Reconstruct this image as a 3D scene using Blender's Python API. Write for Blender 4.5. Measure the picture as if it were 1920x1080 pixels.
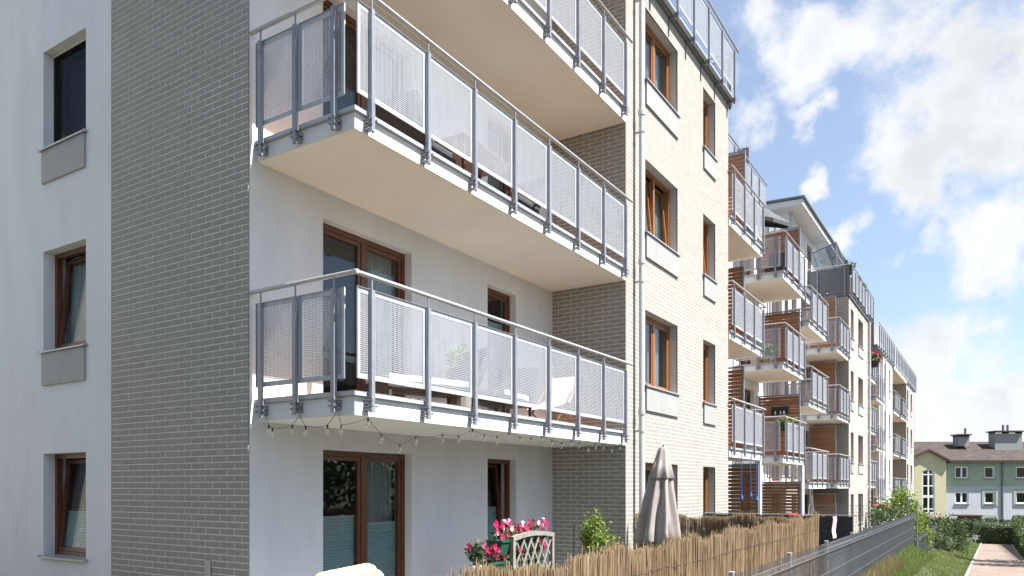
import bpy, math, random
from mathutils import Vector, Matrix
random.seed(7)
R = math.radians
for o in list(bpy.data.objects): bpy.data.objects.remove(o)
scn = bpy.context.scene
col = scn.collection

# ------------------------------------------------------------------ camera
TH = math.atan(901/1421.)
cd = bpy.data.cameras.new('camera'); cam = bpy.data.objects.new('camera', cd); col.objects.link(cam)
cd.sensor_width = 36; cd.lens = 36*1421/1920; cd.shift_y = 372/1920
cd.clip_end = 3000; cd.clip_start = .05
cam.location = (0, 0, 1.75); cam.rotation_euler = (R(90), 0, TH)
scn.camera = cam

# ------------------------------------------------------------------ world, sun, exposure
SUN = Vector((1, .2, 1.6)).normalized()
w = bpy.data.worlds.new('World'); scn.world = w; w.use_nodes = True
nt = w.node_tree; N = nt.nodes; L = nt.links
for n in list(N): N.remove(n)
out = N.new('ShaderNodeOutputWorld'); bg = N.new('ShaderNodeBackground'); bg.inputs[1].default_value = .058
L.new(bg.outputs[0], out.inputs[0])
sky = N.new('ShaderNodeTexSky'); sky.sky_type = 'NISHITA'; sky.sun_disc = False
sky.sun_elevation = math.asin(SUN.z); sky.sun_rotation = math.atan2(SUN.x, SUN.y)
sky.air_density = 1.0; sky.dust_density = .8; sky.ozone_density = 1.6
tc = N.new('ShaderNodeTexCoord')
def wm(op, a, b=None, c=None):
    n = N.new('ShaderNodeMath'); n.operation = op
    for i, v in enumerate((a, b, c)):
        if v is None: continue
        if isinstance(v, (int, float)): n.inputs[i].default_value = v
        else: L.new(v, n.inputs[i])
    return n.outputs[0]
def wv(op, a, b):
    n = N.new('ShaderNodeVectorMath'); n.operation = op
    for i, v in enumerate((a, b)):
        if isinstance(v, (tuple, Vector)): n.inputs[i].default_value = tuple(v)
        else: L.new(v, n.inputs[i])
    return n
def noise(scale, detail, rough, vec, off=(0, 0, 0)):
    mp = N.new('ShaderNodeMapping'); mp.inputs['Location'].default_value = off
    L.new(vec, mp.inputs[0])
    n = N.new('ShaderNodeTexNoise'); n.inputs['Scale'].default_value = scale
    n.inputs['Detail'].default_value = detail; n.inputs['Roughness'].default_value = rough
    L.new(mp.outputs[0], n.inputs[0]); return n
dirv = tc.outputs['Generated']
n1 = noise(5.5, 9, .58, dirv); n2 = noise(15, 8, .6, dirv, (3, 1, 7)); n3 = noise(1.6, 4, .5, dirv, (5, 2, 1))
def pdir(px, py):
    a = (px-960)/1421.; S, C = math.sin(TH), math.cos(TH)
    return Vector((-S+a*C, C+a*S, (912-py)/1421.)).normalized()
LOBES = [(1450, 110, .055), (1540, 95, .075), (1640, 70, .09), (1790, 70, .085), (1900, 110, .08), (1760, 200, .08), (1850, 260, .075), (1395, 215, .05),
         (1545, 248, .026), (1522, 322, .013), (1720, 320, .055), (1660, 350, .03), (1730, 430, .035), (1800, 450, .06), (1870, 420, .06), (1900, 480, .055), (1680, 640, .05),
         (1740, 700, .07), (1860, 650, .06), (1890, 800, .10), (1760, 800, .08), (1555, 440, .025), (1620, 580, .03)]
wn = N.new('ShaderNodeTexNoise'); wn.inputs['Scale'].default_value = 9; wn.inputs['Detail'].default_value = 6; L.new(dirv, wn.inputs[0])
ws = N.new('ShaderNodeVectorMath'); ws.operation = 'SCALE'; L.new(wv('SUBTRACT', wn.outputs['Color'], (.5, .5, .5)).outputs[0], ws.inputs[0]); ws.inputs['Scale'].default_value = .16
wdir = wv('ADD', dirv, ws.outputs[0]).outputs[0]
acc = None
for (px, py, r) in LOBES:
    d = wv('DISTANCE', wdir, pdir(px, py)).outputs['Value']
    v = wm('SUBTRACT', 1.0, wm('DIVIDE', d, r))
    v = wm('MAXIMUM', v, -1.0)
    acc = v if acc is None else wm('SMOOTH_MAX', acc, v, .12)
fb = wm('SUBTRACT', n1.outputs['Fac'], .5); fb2 = wm('SUBTRACT', n2.outputs['Fac'], .5)
dens = wm('ADD', acc, wm('ADD', wm('MULTIPLY', fb, 2.6), wm('MULTIPLY', fb2, 2.2)))
# ordinary scattered cloud for the rest of the sky
gen = wm('ADD', wm('MULTIPLY', wm('SUBTRACT', n3.outputs['Fac'], .60), 5.0), wm('ADD', wm('MULTIPLY', fb, 2.0), wm('MULTIPLY', fb2, 1.0)))
infr = wm('SUBTRACT', 1.0, wm('DIVIDE', wv('DISTANCE', dirv, pdir(1650, 330)).outputs['Value'], .62))
infr = wm('MULTIPLY', infr, 3.0); infr.node.use_clamp = True
gen2 = wm('SUBTRACT', gen, wm('MULTIPLY', infr, 3.0))
dd = wm('MAXIMUM', dens, gen2)
mr = N.new('ShaderNodeMapRange'); mr.interpolation_type = 'SMOOTHSTEP'; L.new(dd, mr.inputs[0])
mr.inputs[1].default_value = -.22; mr.inputs[2].default_value = .62; mr.inputs[3].default_value = .17; mr.inputs[4].default_value = 1
cr = N.new('ShaderNodeMapRange'); n4 = noise(7.0, 7, .6, dirv, (.03, .02, .05))
L.new(wm('ADD', wm('MULTIPLY', dd, .55), wm('MULTIPLY', wm('SUBTRACT', n4.outputs['Fac'], .5), 5.0)), cr.inputs[0])
cr.inputs[1].default_value = .0; cr.inputs[2].default_value = 1.3; cr.inputs[3].default_value = 1.0; cr.inputs[4].default_value = .82; cr.interpolation_type = 'SMOOTHSTEP'
cc = N.new('ShaderNodeVectorMath'); cc.operation = 'SCALE'; cc.inputs[0].default_value = (4.7, 4.8, 4.95); L.new(cr.outputs[0], cc.inputs['Scale'])
mx = N.new('ShaderNodeMix'); mx.data_type = 'RGBA'; L.new(mr.outputs[0], mx.inputs[0]); L.new(sky.outputs[0], mx.inputs[6]); L.new(cc.outputs[0], mx.inputs[7])
L.new(mx.outputs[2], bg.inputs[0])

sd = bpy.data.lights.new('sun', 'SUN'); sd.energy = 4.45; sd.angle = R(.5); sd.color = (1, .965, .915)
so = bpy.data.objects.new('sun', sd); col.objects.link(so); so.location = (20, 4, 32)
so.rotation_euler = SUN.to_track_quat('Z', 'Y').to_euler()
scn.view_settings.view_transform = 'Standard'; scn.view_settings.look = 'None'
scn.view_settings.exposure = 1.86; scn.view_settings.gamma = 1
scn.render.engine = 'CYCLES'
scn.cycles.max_bounces = 8; scn.cycles.diffuse_bounces = 4; scn.cycles.transparent_max_bounces = 24

# ------------------------------------------------------------------ materials
def pmat(name, c, rough=.7, metal=0, spec=.5, var=0, vscale=6, isl=0, bump=0, bscale=60, c2=None, stretch=None, backlit=0):
    m = bpy.data.materials.new(name); m.use_nodes = True
    t = m.node_tree; b = t.nodes['Principled BSDF']; lk = t.links
    b.inputs['Base Color'].default_value = (*c, 1); b.inputs['Roughness'].default_value = rough
    b.inputs['Metallic'].default_value = metal; b.inputs['Specular IOR Level'].default_value = spec
    co = t.nodes.new('ShaderNodeTexCoord'); src = co.outputs['Object']
    geo = t.nodes.new('ShaderNodeNewGeometry')
    if stretch:
        mp = t.nodes.new('ShaderNodeMapping'); mp.inputs['Scale'].default_value = stretch; lk.new(src, mp.inputs[0]); src = mp.outputs[0]
    if var or isl:
        mixn = t.nodes.new('ShaderNodeMix'); mixn.data_type = 'RGBA'
        k = c2 if c2 else tuple(x*(1-max(var, isl)) for x in c)
        mixn.inputs[6].default_value = (*c, 1); mixn.inputs[7].default_value = (*k, 1)
        nz = t.nodes.new('ShaderNodeTexNoise'); nz.inputs['Scale'].default_value = vscale; nz.inputs['Detail'].default_value = 6
        nz.inputs['Roughness'].default_value = .6
        lk.new(src, nz.inputs[0])
        mrr = t.nodes.new('ShaderNodeMapRange'); mrr.inputs[1].default_value = .35; mrr.inputs[2].default_value = .65; lk.new(nz.outputs[0], mrr.inputs[0])
        if isl:
            oi = t.nodes.new('ShaderNodeObjectInfo')
            ad = t.nodes.new('ShaderNodeMath'); ad.operation = 'ADD'; lk.new(geo.outputs['Random Per Island'], ad.inputs[0]); lk.new(oi.outputs['Random'], ad.inputs[1])
            fr = t.nodes.new('ShaderNodeMath'); fr.operation = 'FRACT'; lk.new(ad.outputs[0], fr.inputs[0])
            m2 = t.nodes.new('ShaderNodeMath'); m2.operation = 'MULTIPLY_ADD'; lk.new(mrr.outputs[0], m2.inputs[0]); m2.inputs[1].default_value = .35 if var else 0
            s2 = t.nodes.new('ShaderNodeMath'); s2.operation = 'MULTIPLY'; lk.new(fr.outputs[0], s2.inputs[0]); s2.inputs[1].default_value = .65 if var else 1
            lk.new(s2.outputs[0], m2.inputs[2]); lk.new(m2.outputs[0], mixn.inputs[0])
        else: lk.new(mrr.outputs[0], mixn.inputs[0])
        lk.new(mixn.outputs[2], b.inputs['Base Color'])
    if bump:
        nb = t.nodes.new('ShaderNodeTexNoise'); nb.inputs['Scale'].default_value = bscale; nb.inputs['Detail'].default_value = 4; lk.new(src, nb.inputs[0])
        bp = t.nodes.new('ShaderNodeBump'); bp.inputs['Strength'].default_value = bump; bp.inputs['Distance'].default_value = .01
        lk.new(nb.outputs[0], bp.inputs['Height']); lk.new(bp.outputs[0], b.inputs['Normal'])
    if backlit:
        tr = t.nodes.new('ShaderNodeBsdfTranslucent'); ms = t.nodes.new('ShaderNodeMixShader'); ms.inputs[0].default_value = backlit
        if var or isl: lk.new(mixn.outputs[2], tr.inputs[0])
        else: tr.inputs[0].default_value = (*c, 1)
        lk.new(b.outputs[0], ms.inputs[1]); lk.new(tr.outputs[0], ms.inputs[2]); lk.new(ms.outputs[0], t.nodes['Material Output'].inputs[0])
    return m
def glass_mat(name, tint=(.8, .86, .86), boost=1.1):
    m = bpy.data.materials.new(name); m.use_nodes = True; t = m.node_tree
    t.nodes.remove(t.nodes['Principled BSDF'])
    tr = t.nodes.new('ShaderNodeBsdfTransparent'); tr.inputs[0].default_value = (*tint, 1)
    gl = t.nodes.new('ShaderNodeBsdfGlossy'); gl.inputs['Roughness'].default_value = .015
    nz = t.nodes.new('ShaderNodeTexNoise'); nz.inputs['Scale'].default_value = 1.3
    bp = t.nodes.new('ShaderNodeBump'); bp.inputs['Strength'].default_value = .12; bp.inputs['Distance'].default_value = .02
    co = t.nodes.new('ShaderNodeTexCoord'); t.links.new(co.outputs['Object'], nz.inputs[0]); t.links.new(nz.outputs[0], bp.inputs['Height']); t.links.new(bp.outputs[0], gl.inputs['Normal'])
    fr = t.nodes.new('ShaderNodeFresnel'); ge = t.nodes.new('ShaderNodeNewGeometry'); io = t.nodes.new('ShaderNodeMapRange')
    io.inputs[3].default_value = 1.52; io.inputs[4].default_value = 1/1.52; t.links.new(ge.outputs['Backfacing'], io.inputs[0]); t.links.new(io.outputs[0], fr.inputs[0])
    mu = t.nodes.new('ShaderNodeMath'); mu.operation = 'MULTIPLY'; mu.use_clamp = True; mu.inputs[1].default_value = boost
    ms = t.nodes.new('ShaderNodeMixShader'); t.links.new(fr.outputs[0], mu.inputs[0]); t.links.new(mu.outputs[0], ms.inputs[0])
    t.links.new(tr.outputs[0], ms.inputs[1]); t.links.new(gl.outputs[0], ms.inputs[2]); t.links.new(ms.outputs[0], t.nodes['Material Output'].inputs[0])
    return m
def brick_mat(name, c1, c2, mortar, axis):
    m = bpy.data.materials.new(name); m.use_nodes = True; t = m.node_tree; b = t.nodes['Principled BSDF']; lk = t.links
    g = t.nodes.new('ShaderNodeNewGeometry'); s = t.nodes.new('ShaderNodeSeparateXYZ'); lk.new(g.outputs['Position'], s.inputs[0])
    cx = t.nodes.new('ShaderNodeCombineXYZ')
    ad = t.nodes.new('ShaderNodeMath'); ad.operation = 'ADD'; lk.new(s.outputs[0], ad.inputs[0]); lk.new(s.outputs[1], ad.inputs[1])
    lk.new(ad.outputs[0], cx.inputs[0]); lk.new(s.outputs[2], cx.inputs[1])
    bt = t.nodes.new('ShaderNodeTexBrick'); lk.new(cx.outputs[0], bt.inputs[0]); bt.inputs['Scale'].default_value = 1
    bt.inputs['Brick Width'].default_value = .25; bt.inputs['Row Height'].default_value = .0725; bt.inputs['Mortar Size'].default_value = .0055
    bt.inputs['Color1'].default_value = (*c1, 1); bt.inputs['Color2'].default_value = (*c2, 1); bt.inputs['Mortar'].default_value = (*mortar, 1)
    lk.new(bt.outputs[0], b.inputs['Base Color']); b.inputs['Roughness'].default_value = .85
    bp = t.nodes.new('ShaderNodeBump'); bp.invert = True; bp.inputs['Strength'].default_value = .6; bp.inputs['Distance'].default_value = .01
    lk.new(bt.outputs[1], bp.inputs['Height']); lk.new(bp.outputs[0], b.inputs['Normal'])
    return m
BR1, BR2, MO = (.292, .270, .242), (.262, .241, .213), (.68, .655, .61)
M = dict(
 brick=pmat('clinker_brick', BR1, .8, var=.1, vscale=9, isl=.2, c2=BR2, bump=.25, bscale=220),
 mortar=pmat('mortar', MO, .95, var=.15, vscale=20, bump=.3, bscale=150),
 brickp=brick_mat('clinker_brick_wall', BR1, BR2, MO, 0),
 white=pmat('white_render', (.665, .665, .67), .9, var=.08, vscale=1.5, bump=.25, bscale=90, stretch=(1.6, 1.6, .45)),
 soffit=pmat('painted_soffit', (.80, .76, .69), .9, var=.05, vscale=.9),
 panel=pmat('window_apron_panel', (.30, .296, .288), .6, var=.08, vscale=2),
 reveal=pmat('window_reveal_render', (.42, .40, .37), .85, var=.05),
 metal=pmat('galvanised_grey_paint', (.25, .265, .295), .38, metal=.25, var=.1, vscale=12),
 pipe=pmat('pale_zinc_pipe', (.50, .50, .50), .4, metal=.15, var=.08, vscale=3),
 rail=pmat('handrail_paint', (.38, .385, .39), .35, metal=.2, var=.08, vscale=9),
 metall=pmat('perforated_sheet_grey', (.38, .395, .425), .45, metal=.12, var=.05, vscale=8),
 steel=pmat('steel_bolt', (.22, .23, .25), .35, metal=.8),
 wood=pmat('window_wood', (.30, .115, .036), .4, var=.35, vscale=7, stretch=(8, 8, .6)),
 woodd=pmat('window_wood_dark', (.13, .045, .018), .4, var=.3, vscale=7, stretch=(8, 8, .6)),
 slat=pmat('stained_slat', (.36, .165, .08), .55, isl=.4, var=.3, vscale=5, c2=(.20, .085, .04), stretch=(.7, .7, 9)),
 deck=pmat('deck_wood', (.42, .25, .13), .6, isl=.3, var=.3, c2=(.30, .17, .08), stretch=(8, .7, 1)),
 tile=pmat('balcony_floor', (.50, .36, .24), .7, var=.15),
 glass=glass_mat('window_glass'),
 hglass=glass_mat('house_glass', (.5, .55, .6), .7), inscreen=glass_mat('insect_mesh', (.5, .5, .5), .25),
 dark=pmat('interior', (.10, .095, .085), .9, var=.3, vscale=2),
 curtain=pmat('net_curtain', (.62, .62, .60), .9, var=.12, vscale=3, stretch=(14, 14, .4), backlit=.35),
 blind=pmat('pleated_blind', (.50, .60, .60), .8, backlit=.2),
 sill=pmat('sill_metal', (.36, .37, .39), .4, metal=.3),
 darkm=pmat('dark_frame', (.035, .037, .042), .45),
 roofm=pmat('roof_sheet', (.16, .17, .19), .5, metal=.2),
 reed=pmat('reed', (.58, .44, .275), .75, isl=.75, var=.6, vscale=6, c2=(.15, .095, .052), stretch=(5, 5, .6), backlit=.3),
 reedl=pmat('reed_painted_lit', (.58, .45, .28), .75, isl=.6, var=.5, vscale=6, c2=(.22, .15, .08), stretch=(5, 5, .6), backlit=.5),  # paler copy of reed; sunlight put into the colour of the shaded screen
 wire=pmat('fence_wire', (.24, .255, .275), .4, metal=.4),
 fabric=pmat('fence_screen_fabric', (.115, .12, .13), .8, var=.12, vscale=3),
 net=pmat('dark_garden_net', (.035, .035, .04), .8, var=.5, vscale=9),
 parasol=pmat('beige_canvas', (.36, .32, .295), .85, var=.08, vscale=6, bump=.1, bscale=300, backlit=.15),
 parasold=pmat('dark_canvas', (.05, .05, .055), .8),
 leafL=pmat('leaf_bright', (.20, .27, .03), .6, isl=.6, c2=(.07, .13, .02), backlit=.35),
 leaf=pmat('leaf_green', (.075, .12, .022), .6, isl=.6, c2=(.025, .05, .012), backlit=.3),
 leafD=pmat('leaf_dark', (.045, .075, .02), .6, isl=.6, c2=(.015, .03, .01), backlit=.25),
 leafG=pmat('leaf_grey_green', (.13, .17, .08), .6, isl=.5, c2=(.05, .075, .03), backlit=.3),
 grassb=pmat('grass_blade', (.21, .27, .065), .6, isl=.6, var=.9, vscale=.7, c2=(.07, .12, .025), backlit=.3),
 grassdry=pmat('grass_dry', (.24, .20, .09), .7, isl=.5, c2=(.17, .16, .06), backlit=.3),
 ground=pmat('lawn_ground', (.055, .062, .035), .95, var=.5, vscale=.8, c2=(.075, .07, .05), bump=.5, bscale=30),
 pink=pmat('flower_pink', (.62, .03, .16), .6, isl=.5, c2=(.42, .01, .08), backlit=.3),
 red=pmat('flower_red', (.20, .012, .02), .6, isl=.6, c2=(.06, .005, .01), backlit=.2),
 whitefl=pmat('flower_white', (.75, .68, .7), .6), yellow=pmat('flower_yellow', (.65, .55, .03), .6, isl=.4),
 greenp=pmat('green_plastic', (.015, .075, .045), .4), whitep=pmat('white_glaze', (.72, .72, .70), .35),
 greyw=pmat('weathered_wood', (.26, .24, .21), .85, var=.35, vscale=8, stretch=(1, 1, 1)),
 stem=pmat('stem', (.10, .07, .035), .9), cushy=pmat('yellow_green_cushion', (.55, .60, .22), .8, var=.1),
 cushw=pmat('white_cushion', (.55, .55, .56), .85, var=.08), wick=pmat('dark_wicker', (.05, .05, .052), .7, var=.4, vscale=60),
 blue=pmat('blue_plastic', (.03, .12, .45), .5), orange=pmat('orange_plastic', (.6, .11, .02), .5), redp=pmat('red_plastic', (.5, .02, .03), .5),
 black=pmat('black_rubber', (.02, .02, .02), .5), bulb=glass_mat('bulb_glass', (1, .98, .92), 5),
 ply=pmat('yellow_render', (.46, .44, .28), .9, var=.08, vscale=.6), grn=pmat('green_render', (.28, .345, .265), .9, var=.08, vscale=.6),
 wht2=pmat('pale_render', (.40, .42, .45), .9, var=.08, vscale=.5), pvc=pmat('white_pvc', (.72, .73, .75), .4),
 rtile=pmat('brown_roof_tile', (.085, .062, .053), .8, isl=.55, c2=(.036, .027, .024)),
 conc=pmat('concrete_grey', (.25, .25, .25), .85, var=.15), soil=pmat('soil', (.09, .065, .045), .95, var=.4, bump=.5),
 brownw=pmat('brown_stain', (.06, .028, .022), .7),
)
def paver_mat():
    m = bpy.data.materials.new('concrete_pavers'); m.use_nodes = True; t = m.node_tree; b = t.nodes['Principled BSDF']; lk = t.links
    co = t.nodes.new('ShaderNodeTexCoord'); bt = t.nodes.new('ShaderNodeTexBrick'); lk.new(co.outputs['Object'], bt.inputs[0])
    bt.inputs['Scale'].default_value = 1; bt.inputs['Brick Width'].default_value = .2; bt.inputs['Row Height'].default_value = .1
    bt.inputs['Mortar Size'].default_value = .006
    bt.inputs['Color1'].default_value = (.205, .155, .125, 1); bt.inputs['Color2'].default_value = (.175, .13, .107, 1); bt.inputs['Mortar'].default_value = (.09, .08, .065, 1)
    nz = t.nodes.new('ShaderNodeTexNoise'); nz.inputs['Scale'].default_value = .9; nz.inputs['Detail'].default_value = 7; lk.new(co.outputs['Object'], nz.inputs[0])
    mr = t.nodes.new('ShaderNodeMapRange'); mr.inputs[1].default_value = .3; mr.inputs[2].default_value = .7; mr.inputs[3].default_value = .8; mr.inputs[4].default_value = 1.1; lk.new(nz.outputs[0], mr.inputs[0])
    mu = t.nodes.new('ShaderNodeVectorMath'); mu.operation = 'SCALE'; lk.new(bt.outputs[0], mu.inputs[0]); lk.new(mr.outputs[0], mu.inputs['Scale'])
    lk.new(mu.outputs[0], b.inputs['Base Color']); b.inputs['Roughness'].default_value = .85
    return m
M['paver'] = paver_mat()
def dirt(m, strength, sc, streak):
    t = m.node_tree; b = t.nodes['Principled BSDF']; lk = t.links; src = b.inputs['Base Color'].links[0].from_socket
    g = t.nodes.new('ShaderNodeNewGeometry'); mp = t.nodes.new('ShaderNodeMapping'); mp.inputs['Scale'].default_value = (1, 1, streak); lk.new(g.outputs['Position'], mp.inputs[0])
    a = t.nodes.new('ShaderNodeTexNoise'); a.inputs['Scale'].default_value = sc; a.inputs['Detail'].default_value = 9; a.inputs['Roughness'].default_value = .68; lk.new(mp.outputs[0], a.inputs[0])
    r = t.nodes.new('ShaderNodeMapRange'); r.inputs[1].default_value = .52; r.inputs[2].default_value = .74; r.inputs[3].default_value = 1; r.inputs[4].default_value = 1-strength; lk.new(a.outputs[0], r.inputs[0])
    v = t.nodes.new('ShaderNodeVectorMath'); v.operation = 'SCALE'; lk.new(src, v.inputs[0]); lk.new(r.outputs[0], v.inputs['Scale']); lk.new(v.outputs[0], b.inputs['Base Color'])
dirt(M['white'], .08, 2.3, .5); dirt(M['soffit'], .06, 1.6, 1); dirt(M['brick'], .10, 3.0, .6); dirt(M['metal'], .35, 14, .3); dirt(M['metall'], .25, 9, .25); dirt(M['parasol'], .25, 9, .4); dirt(M['panel'], .2, 5, .3)

# ------------------------------------------------------------------ mesh helpers
class MB:
    def __init__(s): s.v = []; s.f = []
    def quad(s, a, b, c, d):
        i = len(s.v); s.v += [a, b, c, d]; s.f.append((i, i+1, i+2, i+3))
    def poly(s, pts):
        i = len(s.v); s.v += list(pts); s.f.append(tuple(range(i, i+len(pts))))
    def box(s, x0, x1, y0, y1, z0, z1, back=True):
        i = len(s.v)
        s.v += [(x0, y0, z0), (x1, y0, z0), (x1, y1, z0), (x0, y1, z0), (x0, y0, z1), (x1, y0, z1), (x1, y1, z1), (x0, y1, z1)]
        s.f += [(i, i+3, i+2, i+1), (i+4, i+5, i+6, i+7), (i, i+1, i+5, i+4), (i+1, i+2, i+6, i+5), (i+2, i+3, i+7, i+6), (i+3, i, i+4, i+7)]
        return s
    def tube(s, pts, r, n=8, r1=None, caps=True):
        pts = [Vector(p) for p in pts]; rings = []
        for k, p in enumerate(pts):
            d = (pts[min(k+1, len(pts)-1)]-pts[max(k-1, 0)]).normalized()
            a = d.cross(Vector((0, 0, 1)))
            if a.length < .05: a = d.cross(Vector((1, 0, 0)))
            a.normalize(); b = d.cross(a)
            rr = r if r1 is None else r+(r1-r)*k/max(1, len(pts)-1)
            i = len(s.v); rings.append(i)
            for j in range(n):
                t = 2*math.pi*(j+.5)/n; s.v.append(tuple(p+a*math.cos(t)*rr+b*math.sin(t)*rr))
        for k in range(len(pts)-1):
            for j in range(n):
                s.f.append((rings[k]+j, rings[k]+(j+1) % n, rings[k+1]+(j+1) % n, rings[k+1]+j))
        if caps:
            s.f.append(tuple(rings[0]+j for j in range(n))[::-1]); s.f.append(tuple(rings[-1]+j for j in range(n)))
        return s
    def lathe(s, c, prof, n=16, wob=None):
        rings = []
        for (r, z) in prof:
            i = len(s.v); rings.append(i)
            for j in range(n):
                t = 2*math.pi*j/n; rr = r*(wob(t, z) if wob else 1); s.v.append((c[0]+rr*math.cos(t), c[1]+rr*math.sin(t), c[2]+z))
        for k in range(len(prof)-1):
            for j in range(n): s.f.append((rings[k]+j, rings[k]+(j+1) % n, rings[k+1]+(j+1) % n, rings[k+1]+j))
        s.f.append(tuple(rings[0]+j for j in range(n))[::-1]); s.f.append(tuple(rings[-1]+j for j in range(n)))
        return s
    def prism(s, prof, axis, a0, a1):
        """prof: list of (p,q) in the plane across axis; axis 'y' -> (x,z), 'x' -> (y,z)"""
        n = len(prof); i = len(s.v)
        for a in (a0, a1):
            for p, q in prof: s.v.append((p, a, q) if axis == 'y' else (a, p, q))
        for j in range(n): s.f.append((i+j, i+(j+1) % n, i+n+(j+1) % n, i+n+j))
        s.f.append(tuple(i+j for j in range(n))[::-1]); s.f.append(tuple(i+n+j for j in range(n)))
        return s
    def mesh(s, name, mat, smooth=False):
        me = bpy.data.meshes.new(name); me.from_pydata(s.v, [], s.f); me.update()
        if mat: me.materials.append(M[mat] if isinstance(mat, str) else mat)
        if smooth: me.polygons.foreach_set('use_smooth', [True]*len(me.polygons))
        return me
def link(name, me, parent=None, inv=None, kind=None, label=None):
    o = bpy.data.objects.new(name, me); col.objects.link(o)
    if parent:
        o.parent = parent
        if inv is not None: o.matrix_parent_inverse = inv
    if kind: o['kind'] = kind
    if label: o['label'] = label
    return o
def tag(o, label=None, cat=None, group=None, kind=None):
    if label: o['label'] = label
    if cat: o['category'] = cat
    if group: o['group'] = group
    if kind: o['kind'] = kind
    return o
class Thing:
    """an empty at the base; parts given in world coordinates (or local when loc/rot used)"""
    def __init__(s, name, loc, label, cat, group=None, rz=0):
        s.o = bpy.data.objects.new(name, None); col.objects.link(s.o); s.o.location = loc; s.o.rotation_euler = (0, 0, rz)
        s.o.empty_display_size = .2
        tag(s.o, label, cat, group); s.loc = Vector(loc); s.rz = rz
        s.inv = (Matrix.Translation(s.loc) @ Matrix.Rotation(rz, 4, 'Z')).inverted()
    def part(s, name, mb, mat, world=True, smooth=False, kind=None, label=None, me=None):
        me = me or mb.mesh(name, mat, smooth)
        return link(name, me, s.o, s.inv if world else None, kind, label)
def sub(name, mb, mat, parent, smooth=False, kind=None, me=None, label=None):
    return link(name, me or mb.mesh(name, mat, smooth), parent, None, kind, label)
def single(name, mb, mat, label, cat, group=None, smooth=False, kind=None):
    o = link(name, mb.mesh(name, mat, smooth)); tag(o, label, cat, group, kind); return o
def cutrects(rect, holes):
    """rect minus holes -> list of rects (a0,a1,z0,z1)"""
    rs = [rect]
    for h in holes:
        nr = []
        for r in rs:
            if r[1] <= h[0] or r[0] >= h[1] or r[3] <= h[2] or r[2] >= h[3]: nr.append(r); continue
            if r[0] < h[0]: nr.append((r[0], h[0], r[2], r[3]))
            if r[1] > h[1]: nr.append((h[1], r[1], r[2], r[3]))
            a, b = max(r[0], h[0]), min(r[1], h[1])
            if r[2] < h[2]: nr.append((a, b, r[2], h[2]))
            if r[3] > h[3]: nr.append((a, b, h[3], r[3]))
        rs = nr
    return [r for r in rs if r[1]-r[0] > .004 and r[3]-r[2] > .004]
def wall(T, name, face, plane, a0, a1, z0, z1, holes, mat, depth=.18, thick=.3):
    """face 'X' (faces +X) or 'Y' (faces -Y); a shell with openings that have depth"""
    mb = MB(); s = -1 if face == 'X' else 1
    P = (lambda a, z, d: (plane+s*d, a, z)) if face == 'X' else (lambda a, z, d: (a, plane+s*d, z))
    for (b0, b1, c0, c1) in cutrects((a0, a1, z0, z1), holes):
        mb.quad(P(b0, c0, 0), P(b1, c0, 0), P(b1, c1, 0), P(b0, c1, 0))
        mb.quad(P(b0, c1, thick), P(b1, c1, thick), P(b1, c0, thick), P(b0, c0, thick))
    mb.quad(P(a0, z0, 0), P(a0, z1, 0), P(a0, z1, thick), P(a0, z0, thick)); mb.quad(P(a1, z1, 0), P(a1, z0, 0), P(a1, z0, thick), P(a1, z1, thick))
    mb.quad(P(a0, z1, 0), P(a1, z1, 0), P(a1, z1, thick), P(a0, z1, thick))
    w_ = T.part(name, mb, mat)
    if holes:
        for (h0, h1, c0, c1) in holes:
            rv = MB()
            rv.quad(P(h0, c0, 0), P(h0, c0, thick), P(h0, c1, thick), P(h0, c1, 0)); rv.quad(P(h1, c1, 0), P(h1, c1, thick), P(h1, c0, thick), P(h1, c0, 0))
            rv.quad(P(h0, c1, 0), P(h0, c1, thick), P(h1, c1, thick), P(h1, c1, 0)); rv.quad(P(h0, c0, 0), P(h1, c0, 0), P(h1, c0, thick), P(h0, c0, thick))
            link('reveal', rv.mesh('reveal', mat if mat == 'white' else 'reveal'), w_, None, None)
    return w_
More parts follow.
